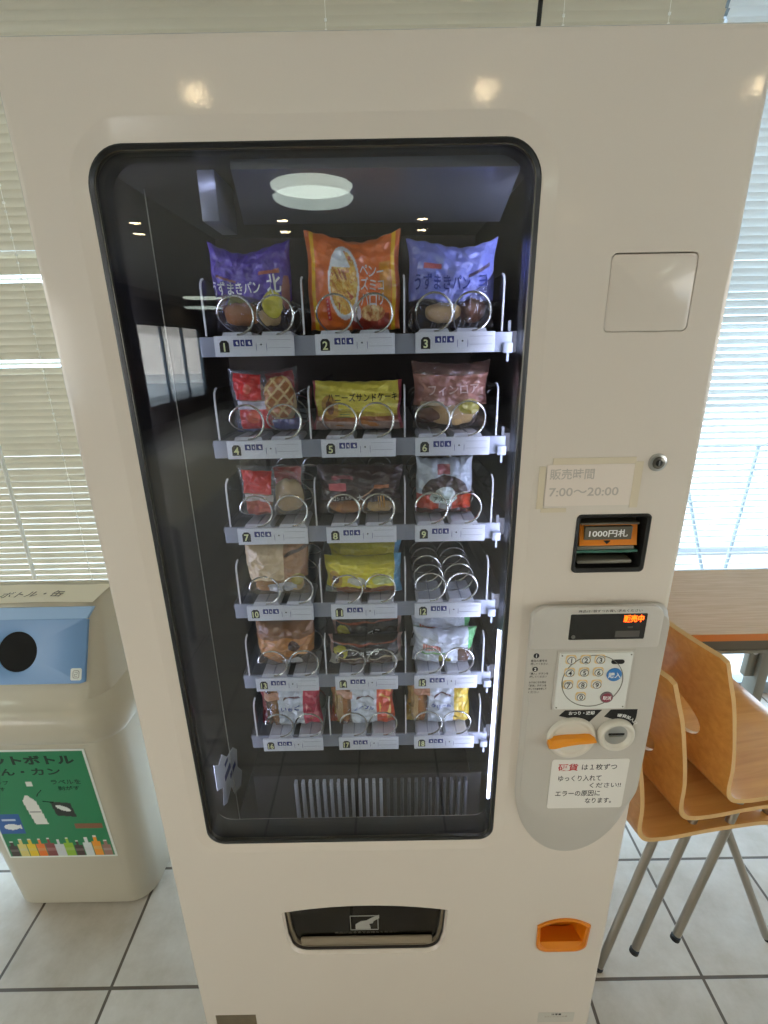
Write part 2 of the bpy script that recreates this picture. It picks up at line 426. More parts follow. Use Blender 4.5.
# ceiling lights
def ceil_lamp(x, y, r, label):
    t = thing('ceiling_lamp', label, 'ceiling light', (x, y, RZ), group='round ceiling lamps of the room')
    b = MB(); n = 48
    b.loft([[(r*a*math.cos(2*PI*k/n), r*a*math.sin(2*PI*k/n), z) for k in range(n)] for a, z in ((1.05, 0), (1.06, -.03), (1.0, -.045))], LAMPR, True, False); b.build('lamp_ring', t)
    b = MB(); b.loft([[(r*a*math.cos(2*PI*k/n), r*a*math.sin(2*PI*k/n), z) for k in range(n)] for a, z in ((1.0, -.044), (.97, -.055), (.85, -.062), (.4, -.066))], LAMPM, False, True); b.build('lamp_diffuser', t)
    return t
ceil_lamp(-.47, -3.28, .285, 'large round ceiling lamp reflected at the top of the machine glass')
ceil_lamp(-4.0, -11.3, .42, 'far round ceiling lamp reflected at the left of the machine glass')
ceil_lamp(3.2, -3.5, .36, 'unseen round ceiling lamp added over the right side to brighten the room')  # out of view, added for more light on the machine front
ceil_lamp(-3.4, -2.2, .36, 'unseen round ceiling lamp added over the left side to brighten the room')  # another unseen lamp, added to lift the room light
d0 = None
for (x, y) in ((-.83, -2.06), (.49, -2.08), (-2.25, -4.45), (-.89, -4.47), (.40, -4.5), (1.75, -2.07), (-2.2, -2.05), (1.75, -4.5)):  # last positions in the list are extra downlights added for brightness
    if d0 is None:
        t = thing('downlight', 'small round ceiling downlight, mirrored in the machine front or added to brighten it', 'ceiling light', (x, y, RZ), group='small ceiling downlights')
        b = MB(); n = 24
        b.loft([[(a*math.cos(2*PI*k/n), a*math.sin(2*PI*k/n), z) for k in range(n)] for a, z in ((.075, 0), (.075, -.006), (.058, -.006), (.05, -.001))], LAMPR, True, False); b.build('trim_ring', t)
        b = MB(); b.loft([[(a*math.cos(2*PI*k/n), a*math.sin(2*PI*k/n), z) for k in range(n)] for a, z in ((.05, -.0015), (.03, -.006))], DOWNM, False, True); b.build('lens', t)
        d0 = t
    else:
        t = copy_tree(d0); t.location = (x, y, RZ)

# tables behind the photographer, mirrored in the glass
def cafe_table(x0, x1, y0, y1, label):
    cx, cy = (x0+x1)/2, (y0+y1)/2
    t = thing('dining_table', label, 'table', (cx, cy, 0))
    b = MB(); b.box(x0-cx, x1-cx, y0-cy, y1-cy, .675, .70, BEIGE, .008); b.build('tabletop', t)
    for sx in (-1, 1):
        for sy in (-1, 1):
            b = MB(); px, py = sx*((x1-x0)/2-.05), sy*((y1-y0)/2-.06); b.tube([(px, py, 0), (px, py, .677)], .018, METALG, 10); b.build('leg', t)
cafe_table(-.57, -.33, -1.62, -.86, 'small beige table mirrored over products seven and ten')
cafe_table(-1.85, -1.02, -3.8, -1.58, 'long beige dining table mirrored at the left of the glass')

# ------------------------------------------------------------------ vending machine
VM = thing('vending_machine', 'tall white bread vending machine with big glass window and grey coin panel', 'vending machine')
X0, X1, ZB, ZT = -.43, .431, .045, 1.8335
# door slab
b = MB()
Lp = []
for y, ins in ((.055, 0), (.016, 0), (.008, .0015), (.003, .005), (0, .012)):
    Lp.append(at_y(rr(X0+ins, X1-ins, ZB+ins, ZT-ins, .012, 4), y))
b.loft(Lp, WHITE)
door = b.build('door', VM)
def cutter(loops):
    c = MB(); c.loft(loops, WHITE); o = c.build('cutter'); return o
WX0, WX1, WZ0, WZ1 = -.3475, .1825, .630, 1.7315
cut = []
wr = (.032, .028, .044, .046)
def wout(g): return rr(WX0-g, WX1+g, WZ0-g, WZ1+g, tuple(q+g for q in wr), 10)
def wout2(g, gt): return rr(WX0-g, WX1+g, WZ0-g, WZ1+gt, (wr[0]+g, wr[1]+g, wr[2]+gt, wr[3]+gt), 10)
cut.append(cutter([at_y(wout2(.027, .034), -.01), at_y(wout2(.0195, .0255), .0), at_y(wout2(.0175, .0235), .0007), at_y(wout2(.003, .004), .0038), at_y(wout(0), .0042), at_y(wout(0), .08)]))
# bill recess, flap groove, port, coin tray
cut.append(cutter([at_y(rr(.268, .377, .181, 1.273, .007), -.01)]*1+[at_y(rr(.268, .377, .181, 1.273, .007), .03)]) if False else cutter([at_y(rr(.2685, .3765, 1.181, 1.273, .007), -.01), at_y(rr(.2685, .3765, 1.181, 1.273, .007), .03)]))
cut.append(cutter([at_y(rr(.274, .3805, 1.5185, 1.6095, .007), -.01), at_y(rr(.274, .3805, 1.5185, 1.6095, .007), .012)]))
def port_outline(g):
    P = []
    x0, x1, z0, zt, zc = -.224-g, .100+g, .320-g, .441+g, .458+g
    for k in range(25):
        u = k/24; P.append((x1+(x0-x1)*u, zt+(zc-zt)*(1-(2*u-1)**2)))
    r = .034+g
    # sides slope inward going down
    P += [(x0+.004, z0+.05)]
    for k in range(9):
        a = PI+.5*PI*k/8; P.append((x0+.008+r+r*math.cos(a), z0+r+r*math.sin(a)))
    for k in range(9):
        a = 1.5*PI+.5*PI*k/8; P.append((x1-.008-r+r*math.cos(a), z0+r+r*math.sin(a)))
    P += [(x1-.004, z0+.05)]
    return P
cut.append(cutter([at_y(port_outline(.004), -.01), at_y(port_outline(.0035), 0), at_y(port_outline(0), .005), at_y(port_outline(-.001), .08)]))
def coin_outline(g):
    x0, x1 = .288-g, .390+g; P = []
    for k in range(17):
        u = k/16; P.append((x1+(x0-x1)*u, .392+g+.020*(1-(2*u-1)**2)))
    r = .026
    for k in range(7):
        a = PI+.5*PI*k/6; P.append((x0+.002+r+r*math.cos(a), .319-g+r*.8+r*.8*math.sin(a)))
    for k in range(7):
        a = 1.5*PI+.5*PI*k/6; P.append((x1-.002-r+r*math.cos(a), .319-g+r*.8+r*.8*math.sin(a)))
    return P
cut.append(cutter([at_y(coin_outline(0), -.01), at_y(coin_outline(0), .045)]))
boolean_cut(door, cut); wnorm(door)

# cabinet carcass (hollow)
b = MB()
b.box(X0+.004, X1-.004, .057, .76, ZB, ZB+.03, WHITE); b.box(X0+.004, X1-.004, .057, .76, ZT-.03, ZT-.002, WHITE)
b.box(X0+.004, X0+.028, .057, .76, ZB+.03, ZT-.03, WHITE); b.box(X1-.028, X1-.004, .057, .76, ZB+.03, ZT-.03, WHITE)
b.box(X0+.028, X1-.028, .735, .76, ZB+.03, ZT-.03, WHITE)
b.build('cabinet', VM)
for px in (-.36, .36):
    for py in (.1, .68):
        b = MB(); b.disc(0, 0, 0, .001, .001, BLACK, 6) if False else None
        b.loft([[(px+q*math.cos(2*PI*k/20), py+q*math.sin(2*PI*k/20), z) for k in range(20)] for z, q in ((0, .028), (.012, .028), (.014, .014), (ZB+.002, .014))], STEELDK)
        b.build('levelling_foot', VM)
# dark liner
b = MB()
LX0, LX1, LZ0, LZ1, LY = -.372, .205, .44, 1.735, .56
b.box(LX0-.01, LX0, .052, LY, LZ0, LZ1, INTERIOR); b.box(LX1, LX1+.01, .052, LY, LZ0, LZ1, INTERIOR)
b.box(LX0-.01, LX1+.01, LY, LY+.01, LZ0, LZ1, INTBACK); b.box(LX0-.01, LX1+.01, .052, LY, LZ1, LZ1+.01, INTERIOR)
b.box(LX0-.01, LX1+.01, .052, LY, LZ0-.01, LZ0, INTERIOR)
b.build('liner', VM, smooth=False)
b = MB(); b.add([(-.19, .045, 1.716), (.168, .045, 1.714), (.176, .19, 1.684), (-.215, .19, 1.686), (-.19, .045, 1.728), (.168, .045, 1.728), (.176, .19, 1.732), (-.215, .19, 1.732)],
               [(0, 1, 2, 3), (4, 7, 6, 5), (0, 4, 5, 1), (1, 5, 6, 2), (2, 6, 7, 3), (3, 7, 4, 0)], INTMETAL); b.build('canopy', VM, smooth=False)
b = MB(); b.box(-.306, -.3052, .058, .060, .50, 1.70, CHROME); b.build('bright_line_strip', VM)  # metal strip added for a bright line taken for a reflection
b = MB(); b.box(-.250, -.226, .10, .19, 1.672, 1.733, INTMETAL, .002); b.build('lamp_housing', VM)
# LED strips behind the door frame
b = MB(); b.box(.1748, .1760, .030, .036, .70, 1.062, LEDM); b.build('led_strip', VM)
b = MB(); b.box(-.155, .02, .022, .034, 1.7275, 1.7305, LEDM); b.build('led_strip', VM)
b = MB(); b.box(.188, .204, .0565, .0605, .60, 1.70, LEDM); b.build('led_strip', VM)
b = MB(); b.box(-.371, -.356, .0565, .0605, .60, 1.70, LEDM); b.build('led_strip', VM)  # hidden strip added to light the bags from the left
b = MB(); b.box(-.30, .15, .0565, .0605, 1.7325, 1.7345, LEDM); b.build('led_strip', VM)
# gasket + glass panes
b = MB()
b.loft([at_y(wout(.0), .0040), at_y(wout(-.002), .0034), at_y(wout(-.005), .0064), at_y(wout(-.0052), .05), at_y(wout(-.0), .051), at_y(wout(.0), .0040)], RUBBER, False, False); b.build('window_gasket', VM)
b = MB(); b.loft([at_y(wout(-.0052), .0070), at_y(wout(-.0068), .0066), at_y(wout(-.0068), .0115)], STEELDK, False, False); b.build('window_trim', VM)
b = MB(); b.loft([at_y(wout(-.004), .0085), at_y(wout(-.004), .0125)], GLASS); b.build('glass_pane', VM, smooth=False)
b = MB(); n_ = wout(-.0055)
tl = math.tan(math.radians(.5))
b.loft([[(x, y+(z-WZ0)*tl, z) for x, z in n_] for y in (.020, .023)], GLASS); b.build('glass_pane', VM, smooth=False)

# delivery grille at the bottom behind glass
b = MB(); b.box(-.30, .19, .150, .155, .47, .635, INTERIOR)
for k in range(25):
    x = -.212+k*.0152; b.box(x, x+.0065, .138, .151, .515, .625, GUIDE if k < 13 else TRAY, .0015)  # right ribs darker: the dimming of a reflection put into their colour
b.build('delivery_grille', VM)
b = MB()
pts = [(.128, .690), (.150, .668), (.175, .672), (.20, .640), (.24, .628), (.262, .600), (.25, .560), (.275, .520), (.255, .495), (.21, .520), (.20, .555), (.165, .545), (.145, .560), (.155, .60), (.125, .625)]
n_p = len(pts)
b.add([(-.3715, y, z) for y, z in pts]+[(-.3705, y, z) for y, z in pts], [tuple(range(n_p)), tuple(range(2*n_p-1, n_p-1, -1))]+[(i, (i+1) % n_p, n_p+(i+1) % n_p, n_p+i) for i in range(n_p)], LABEL)
for (ya, yb, za, zb) in ((.17, .21, .60, .615), (.20, .24, .575, .588), (.18, .2, .63, .64)): b.box(-.3705, -.3700, ya, yb, za, zb, BLUECHIP)
tag(b.build('caution_sticker', VM, smooth=False), 'white sticker on the dark inner wall', None)

# shelves
ZS = [1.5245, 1.3715, 1.2265, 1.082, .932, .791]
COLX = [-.251, -.1045, .0415]; DIV = [-.264, -.121, .0255, .168]
CC = [(-.218, -.1605), (-.075, -.018), (.0685, .1235)]
def coil(cx, zc, y0, pitch, turns, r=.0262, n=26, flat=False):
    P = []
    N = int(turns*n)
    for k in range(N+1):
        t = k/n; a = -PI/2+2*PI*t
        tt = t-int(t)
        # the turn stays nearly flat and steps back at the bottom where the pack does not reach
        e = .5-.5*math.cos(PI*min(1, max(0, (tt-.72)/.28))) if not flat else tt
        y = y0+pitch*(int(t)+(.05*tt+.95*e if not flat else tt))
        P.append((cx+r*math.cos(a), y, zc+r*math.sin(a)))
    return P
for ri, zt in enumerate(ZS):
    sh = bpy.data.objects.new('shelf', None); C.objects.link(sh); sh.parent = VM; sh.location = (0, 0, 0)
    b = MB(); b.box(-.278, .182, .105, .54, zt-.012, zt-.006, TRAY)
    b.box(-.275, .184, .100, .104, zt-.029, zt-.001, RAIL, .001)
    b.box(-.2785, -.2752, .112, .54, zt-.026, zt-.004, INTERIOR); b.box(.186, .203, .12, .54, zt-.03, zt, INTERIOR)
    b.build('tray', sh, smooth=False)
    for dx in DIV:
        b = MB()
        prof = [(.101, zt-.003), (.101, zt+.066), (.106, zt+.074), (.116, zt+.077), (.50, zt+.077), (.50, zt-.003)]
        b.loft([[(dx-.0008, y, z) for y, z in prof], [(dx+.0008, y, z) for y, z in prof]], CLEARP)
        b.tube([(dx, .1005, zt), (dx, .1005, zt+.064), (dx, .103, zt+.072), (dx, .109, zt+.0765), (dx, .115, zt+.078)], .0015, DIVIDER, 6); b.build('divider', sh, smooth=False)
    # clip at the right end
    b = MB(); b.box(.170, .184, .092, .099, zt-.030, zt-.016, RAIL, .001); b.box(.1755, .1785, .092, .096, zt-.042, zt-.03, RAIL); b.box(.176, .180, .096, .102, zt+.0, zt+.014, TRAY); b.build('clip', sh)
    for ci in range(3):
        num = ri*3+ci+1; x = COLX[ci]
        b = MB()
        b.box(x, x+.1155, .090, .0945, zt-.0285, zt, LABEL, .0008)
        nx = x+.0145; zc = zt-.0145
        b.poly([(nx-.0068, zc-.0082), (nx+.0068, zc-.0082), (nx+.0068, zc+.0045), (nx+.0035, zc+.0082), (nx-.0035, zc+.0082), (nx-.0068, zc+.0045)], .0894, .0901, BLACK)
        b.text(str(num), INKY, nx, zc-.001, h=.0118, w=None if num < 10 else .0105, y=.0894, depth=.0003, bold=.02)
        for q, (ax, aw) in enumerate(((.028, .009), (.0385, .0055), (.0455, .010))):
            b.box(x+ax, x+ax+aw, .0894, .0901, zt-.0145, zt-.0055, BLUECHIP)
            b.poly([(x+ax+aw*.35, zt-.009), (x+ax+aw*.65, zt-.0075), (x+ax+aw*.8, zt-.0125), (x+ax+aw*.5, zt-.0125)], .0890, .0895, INKW)
        b.box(x+.0605, x+.0611, .0895, .0901, zt-.021, zt-.011, BLUECHIP); b.disc(x+.068, zt-.0125, .0895, .0901, .0013, BLACK, 8)
        b.box(x+.0755, x+.0761, .0895, .0901, zt-.021, zt-.011, BLUECHIP); b.box(x+.078, x+.111, .0896, .0901, zt-.0175, zt-.0170, RAIL); b.box(x+.078, x+.111, .0896, .0901, zt-.0065, zt-.0060, RAIL)
        b.build('price_label', sh)
        for cx in CC[ci]:
            b = MB()
            b.loft([[(cx-.024, .0960, zt-.004), (cx+.024, .0960, zt-.004), (cx+.020, .0965, zt+.005), (cx-.020, .0965, zt+.005)],
                    [(cx-.023, .175, zt-.005), (cx+.023, .175, zt-.005), (cx+.020, .175, zt+.0005), (cx-.020, .175, zt+.0005)]], GUIDE)
            b.box(cx-.0008, cx+.0008, .097, .172, zt+.002, zt+.0055, RAIL)
            b.build('coil_guide', sh, smooth=False)
            b = MB()
            if num == 12: P = coil(cx, zt+.0275, .097, .037, 5.0)
            else: P = coil(cx, zt+.0275, .0955, .072, 4.9)
            b.tube(P, .0016, WIRE, 7); b.build('spiral_coil', sh)

# ---- door fittings
def part(mb, name, parent=None, label=None, smooth=True):
    o = mb.build(name, parent or VM, smooth=smooth)
    if label: o['label'] = label
    return o
# square flap
b = MB(); b.loft([at_y(rr(.2748, .3797, 1.5193, 1.6078, .0065), .012), at_y(rr(.2748, .3797, 1.5193, 1.6078, .0065), .001), at_y(rr(.2758, .3787, 1.5203, 1.6068, .0058), .0004)], WHITE2); part(b, 'access_flap')
b = MB(); b.box(.273, .3815, .0121, .02, 1.5175, 1.6105, BLACK); part(b, 'flap_backing')
# lock
b = MB(); b.disc(.371, 1.348, -.004, .01, .0125, CHROME, 32, .002); b.disc(.371, 1.348, -.0055, .0, .0085, STEELDK, 28, .001); b.disc(.371, 1.348, -.0062, 0, .0048, BLACK, 20, .0005)
b.box(.3702, .3718, -.0066, -.006, 1.3445, 1.3515, CHROME); part(b, 'lock')
# bill slot
b = MB()
o_ = rr(.2687, .3763, 1.1812, 1.2728, .007); i_ = rr(.2735, .3705, 1.1880, 1.268, .004)
b.loft([at_y(o_, .004), at_y(o_, -.0015), at_y(rr(.2705, .3743, 1.1835, 1.2708, .006), -.003), at_y(i_, -.001), at_y(i_, .03)], BLACK, False, True)
bs = part(b, 'bill_slot')
b = MB()
b.loft([[(.279, .012, 1.2540), (.364, .012, 1.2540), (.364, .005, 1.222), (.279, .005, 1.222)], [(.279, .028, 1.2540), (.364, .028, 1.2540), (.364, .028, 1.222), (.279, .028, 1.222)]], ORANGE2)
b.box(.279, .364, .006, .028, 1.2545, 1.2575, METALD)
b.box(.285, .354, .0045, .02, 1.2315, 1.2515, METALD)
b.text('1000円札', INKW, .3195, 1.2415, h=.0115, w=.057, y=.0043, bold=.015)
b.add([(.314, .0040, 1.2295), (.324, .0040, 1.2295), (.319, .0040, 1.2245), (.314, .006, 1.2295), (.324, .006, 1.2295), (.319, .006, 1.2245)], [(0, 2, 1), (3, 4, 5), (0, 1, 4, 3), (1, 2, 5, 4), (2, 0, 3, 5)], BLACK)
part(b, 'bill_label', bs, smooth=False)
b = MB(); b.box(.276, .362, .006, .028, 1.2145, 1.2205, METALG, .002); b.box(.276, .366, .004, .028, 1.211, 1.2145, mat('slot_green', (60, 110, 96), .4)); b.box(.279, .360, .004, .03, 1.1925, 1.1985, METALG, .002); part(b, 'slot_lip', bs)

# control panel bulge
def ctl(g, zb, top):
    """outline: rounded top corners, lower end an ellipse reaching zb"""
    x0, x1 = .214-g, .4265+g*.4; P = []
    r = .022; z1 = top+g
    for k in range(9):
        a = .5*PI*k/8; P.append((x1-r+r*math.cos(a), z1-r+r*math.sin(a)))
    for k in range(9):
        a = .5*PI+.5*PI*k/8; P.append((x0+r+r*math.cos(a), z1-r+r*math.sin(a)))
    zc = .775; cx = (x0+x1)/2; hw = (x1-x0)/2
    for k in range(33):
        a = PI+PI*k/32; P.append((cx+hw*math.cos(a), zc+(zc-zb)*math.sin(a)))
    return P
b = MB()
b.loft([at_y(ctl(0, .603, 1.128), .002), at_y(ctl(0, .603, 1.128), -.0012), at_y(ctl(-.002, .618, 1.1265), -.003), at_y(ctl(-.004, .660, 1.124), -.010), at_y(ctl(-.006, .690, 1.122), -.0138), at_y(ctl(-.009, .70, 1.119), -.014)], PANEL)
cp = part(b, 'control_panel'); wnorm(cp)
cs_ = .976
def onpanel(o): o.scale = (cs_, 1, cs_); o.location = (-.009*(1-cs_), 0, 1.51*(1-cs_)); return o
b = MB(); b.loft([at_y(rr(.218, .4215, 1.047, 1.1235, (.004, .004, .02, .02)), -.013), at_y(rr(.219, .4205, 1.049, 1.1225, (.004, .004, .02, .02)), -.0175), at_y(rr(.222, .4175, 1.053, 1.1195, (.006, .006, .018, .018)), -.019)], PANEL2)
b.text('商品は1個ずつお買い求めください', INKD, .336, 1.1165, h=.0046, w=.098, y=-.019, depth=.0002); dh = onpanel(part(b, 'display_housing', cp))
b = MB(); b.loft([at_y(rr(.2755, .3945, 1.0655, 1.1115, .002), -.0185), at_y(rr(.276, .394, 1.066, 1.111, .002), -.0196)], BLACKG)
b.text('販売中', DISPR, .3735, 1.1025, h=.0125, w=.031, y=-.0196, depth=.0004, bold=.02)
b.disc(.283, 1.0715, -.0205, -.019, .0033, STEELDK, 16, .0005); b.box(.348, .386, -.0199, -.019, 1.070, 1.081, mat('display_window', (84, 80, 76), .4)); b.box(.366, .374, -.0198, -.019, 1.0868, 1.0885, METALD)
onpanel(part(b, 'display', cp))
# keypad
kx = lambda c: .2836+.0231*c
kz = lambda r: 1.0305-.0238*r
b = MB(); b.box(.2635, .387, -.0165, -.012, .9285, 1.0425, PANEL2, .001); b.loft([at_y(rr(.2665, .3835, .9315, 1.0405, .002), -.0160), at_y(rr(.267, .383, .932, 1.040, .002), -.0185)], KEYP)
ring = [(.3235+.0490*math.cos(2*PI*k/64), -.0188, .9870+.0495*math.sin(2*PI*k/64)) for k in range(64)]
b.tube(ring, .0007, METALG, 6, closed=True)
for (sx, sz) in ((.270, 1.0365), (.380, 1.0365), (.270, .9355), (.380, .9355)): b.disc(sx, sz, -.0192, -.018, .0012, STEELDK, 10)
kp = onpanel(part(b, 'keypad', cp))
YEL = mat('key_cream', (226, 196, 140), .4)
for r_i in range(4):
    for c_i in range(3):
        if r_i == 3 and c_i != 1: continue
        dgt = str(r_i*3+c_i+1) if r_i < 3 else '0'
        x, z = kx(c_i)+.001, kz(r_i)-.0015
        b = MB(); b.loft([at_y(rr(x-.0085, x+.0085, z-.0085, z+.0085, .004, 4), -.0184), at_y(rr(x-.0083, x+.0083, z-.0083, z+.0083, .004, 4), -.0192)], YEL)
        b.disc(x, z, -.0215, -.019, .0073, KEYP, 24, .0008)
        b.tube([(x+.0064*math.cos(2*PI*k/28), -.0215, z+.0064*math.sin(2*PI*k/28)) for k in range(28)], .00045, INKD, 5, closed=True)
        b.text(dgt, INKD, x, z, h=.0088, y=-.0215, depth=.0003, bold=.01); part(b, 'number_key', kp)
b = MB(); b.disc(.3570, .9995, -.021, -.018, .0120, mat('buy_blue', (58, 124, 190), .4), 32, .0008); b.text('購入', INKW, .3570, .9995, h=.0105, w=.020, y=-.021, depth=.0003, bold=.01); part(b, 'buy_button', kp)
b = MB(); b.disc(.3503, .9555, -.021, -.018, .0105, mat('cancel_ring', (120, 110, 110), .4), 32, .0008); b.disc(.3503, .9555, -.0213, -.018, .0088, mat('cancel_red', (140, 56, 74), .4), 32, .0004); b.text('取消', INKW, .3503, .9555, h=.0075, w=.0135, y=-.0213, depth=.0003, bold=.01); part(b, 'cancel_button', kp)
b = MB(); b.loft([at_y(rr(.3495, .3705, 1.0195, 1.0275, .0039), -.018), at_y(rr(.3495, .3705, 1.0195, 1.0275, .0039), -.0192)], BLACK); part(b, 'sensor_window', kp)
# instructions
b = MB()
for (nz, nn) in ((1.034, '1'), (1.0085, '2')):
    b.disc(.2305, nz, -.0145, -.0135, .0046, INKD, 20); b.text(nn, INKW, .2305, nz, h=.0055, y=-.0145, depth=.0002, bold=.02)
for (tz, tt, tw) in ((1.0245, '商品の番号を', .026), (1.0185, '押してください', .028), (1.0000, '「購入」ボタンを', .030), (.9940, '押してください', .028), (.983, 'おやめになる時は', .028), (.9765, '「取消」ボタンを', .029), (.970, '押してお金を戻して', .030), (.9635, 'ください', .018)):
    b.text(tt, INKD, .2225, tz, h=.0042, w=tw, y=-.014, depth=.0002, align='L')
b.box(.222, .2225, -.0141, -.0139, .9660, .966, INKD); onpanel(part(b, 'instructions', cp))
# knob and coin slot
b = MB(); b.poly([(.2780, .9145), (.2875, .9255), (.349, .9255), (.330, .9005)], -.0146, -.0135, BLACK); b.text('おつり・返却', INKW, .3155, .9200, h=.0075, w=.043, y=-.0146, depth=.0003, bold=.015); onpanel(part(b, 'return_label', cp))
b = MB()
pl = [(.3545, .9115), (.364, .9255), (.4085, .9255), (.4085, .910), (.4045, .886), (.399, .881), (.390, .898)]
b.poly(pl, -.0146, -.0135, BLACK)
def arc(a, bb, off):
    u = (a-.377)/.031; an = math.radians(106-44*(u+1)); r = .0405+(bb-.92)
    return (.3765+r*math.cos(an), -.0146-off, .8735+r*math.sin(an))
b.text('硬貨投入口', INKW, .377, .92, h=.0065, w=.040, fn=arc, depth=.0003, bold=.01); onpanel(part(b, 'coin_label', cp))
kc = (.3030, .8695)
b = MB(); n = 48
def lathe(bb, cx, cz, prof, m, sx=1., n=48):
    bb.loft([[(cx+r*sx*math.cos(2*PI*k/n), y, cz+r*math.sin(2*PI*k/n)) for k in range(n)] for y, r in prof], m, True, True)
lathe(b, kc[0], kc[1], ((-.012, .042), (-.017, .0415), (-.0198, .0395), (-.0205, .037), (-.0195, .034), (-.0165, .031), (-.016, .012)), KNOBW)
kn = onpanel(part(b, 'return_knob', cp))
b = MB()
for (pp, q) in (((-.034, -.030, -.0035), 0),): pass
lev = []
for x, hh, dz in ((-.041, .006, -.006), (-.038, .0105, -.0055), (-.030, .012, -.0045), (-.018, .0108, -.0015), (-.004, .0088, .0005), (.010, .0072, .002), (.022, .0075, .003), (.032, .006, .0035), (.037, .003, .003)):
    cxx, czz = kc[0]+x, kc[1]+dz
    hh *= .8; lev.append([(cxx, -.016, czz-hh), (cxx, -.026, czz-hh), (cxx, -.030, czz-hh*.5), (cxx, -.030, czz+hh*.5), (cxx, -.026, czz+hh), (cxx, -.016, czz+hh)])
b.loft(lev, ORANGE); part(b, 'lever', kn, 'orange lever across the knob')
b = MB(); cs = (.3775, .8755)
lathe(b, cs[0], cs[1], ((-.012, .032), (-.020, .031), (-.0235, .029), (-.0245, .027), (-.0235, .0235), (-.0185, .020), (-.0175, .019)), KNOBW)
cslot = onpanel(part(b, 'coin_slot', cp))
b = MB(); lathe(b, cs[0], cs[1], ((-.0165, .0195), (-.0180, .0193), (-.0186, .017)), CHROME); b.box(cs[0]-.0135, cs[0]+.0135, -.0195, -.0182, cs[1]+.0005, cs[1]+.0045, BLACK, .0005); b.box(cs[0]-.012, cs[0]+.012, -.0205, -.0182, cs[1]-.004, cs[1]-.001, CHROME, .0005)
part(b, 'slot_face', cslot, 'steel face with dark coin slit')
b = MB(); b.box(.372, .400, -.0143, -.0135, .8395, .8408, PANEL); b.text('硬貨を入れてください', METALG, .386, .8428, h=.0028, w=.028, y=-.0141, depth=.0002); onpanel(part(b, 'small_print', cp))
# delivery port
b = MB()
b.loft([at_y(port_outline(-.0012), .006), at_y(port_outline(-.0012), .075)], INTERIOR, False, True)
b.loft([[(x, .021, z) for x, z in port_outline(-.012)], [(x, .024, z) for x, z in port_outline(-.012)]], mat('port_brown', (46, 38, 34), .3))
dp = part(b, 'delivery_port')
b = MB()
fl = port_outline(-.009)
b.loft([[(x, .016, z) for x, z in fl], [(x, .0185, z) for x, z in fl]], FLAPG); fo = part(b, 'delivery_flap', dp, smooth=False)
b = MB()
TR = mat('port_trim', (138, 124, 104), .4)
b.loft([at_y(port_outline(-.002), .014), at_y(port_outline(-.002), .011), at_y(port_outline(-.0065), .010), at_y(port_outline(-.007), .016)], TR, False, False)
b.box(-.198, .075, .009, .0158, .327, .349, TR, .004); part(b, 'port_lip', dp)
b = MB(); ICON = mat('icon_grey', (166, 162, 154), .5)
icon = [(-.083, .3755), (-.083, .389), (-.072, .3985), (-.060, .4005), (-.050, .408), (-.034, .4165), (-.034, .4075), (-.045, .3995), (-.048, .3925), (-.056, .3905), (-.053, .384), (-.052, .3755)]
for q in ((-.094, -.036, .4055, .4070), (-.094, -.036, .3640, .3655)): b.box(q[0], q[1], .0152, .0159, q[2], q[3], ICON)
for q in ((-.094, -.0925), (-.0375, -.036)): b.box(q[0], q[1], .0152, .0159, .364, .407, ICON)
b.poly([(x, z-.008) for x, z in icon], .0150, .0159, ICON)
b.text('商品が出るまでお待ちください', METALD, -.062, .3568, h=.0062, w=.13, y=.0158, depth=.0003)
part(b, 'hand_symbol', dp)
# coin return tray
b = MB()
b.loft([at_y(coin_outline(.0025), .0), at_y(coin_outline(.0025), -.0035), at_y(coin_outline(-.001), -.0045), at_y([(x, z) for x, z in coin_outline(-.0045)], -.001), at_y(coin_outline(-.005), .040)], ORANGE2, False, True)
ct = part(b, 'coin_tray')
b = MB(); b.loft([[(.2915, -.002, .3235), (.3865, -.002, .3235), (.3865, .002, .340), (.2915, .002, .340)], [(.294, .036, .326), (.384, .036, .326), (.384, .036, .330), (.294, .036, .330)]], ORANGE2, True, True); part(b, 'tray_lip', ct)
# plates at the bottom
b = MB(); b.box(-.400, -.312, -.0008, .001, .080, .1175, mat('plate_brown', (122, 108, 86), .4, metal=.4, noise=.25, nscale=40)); part(b, 'rating_plate', smooth=False)
b = MB(); b.box(.312, .392, -.0006, .001, .072, .1065, mat('sticker_grey', (196, 191, 180), .5)); b.text('注意書', INKD, .352, .1005, h=.006, w=.022, y=-.0006, depth=.0002)
b.text('自動販売機の設置', INKG, .352, .0925, h=.005, w=.05, y=-.0006, depth=.0002); part(b, 'caution_plate', smooth=False)

# notices taped on the machine
nt_ = thing('paper_notice', 'faded white opening-hours notice taped to the machine, reads 7:00 to 20:00', 'notice', (.281, -.0005, 1.318))
b = MB(); b.box(-.062, .062, -.0006, 0, -.031, .029, PAPERF)
b.text('販売時間', INKG, -.0575, .0155, h=.0155, w=.062, y=-.0006, align='L', depth=.0002, bold=.012); b.text('7:00〜20:00', INKG, -.0565, -.0105, h=.0125, w=.098, y=-.0006, align='L', depth=.0002, bold=.012)
b.build('sheet', nt_, smooth=False)
for q in ((-.055, .060, .0295, .0385), (-.073, -.064, -.035, .027), (-.066, -.03, -.0405, -.0345), (.0595, .071, -.035, .032)):
    b = MB(); b.box(q[0], q[1], -.001, -.0001, q[2], q[3], TAPE); b.build('tape', nt_, smooth=False)
nt_ = thing('paper_notice', 'handwritten white note with red and black Japanese writing below the coin slot', 'notice', (.3350, -.0142, .7825))
b = MB(); b.loft([at_y(rr(-.066, .066, -.055, .055, .005), 0), at_y(rr(-.066, .066, -.055, .055, .005), -.0009)], PAPER)
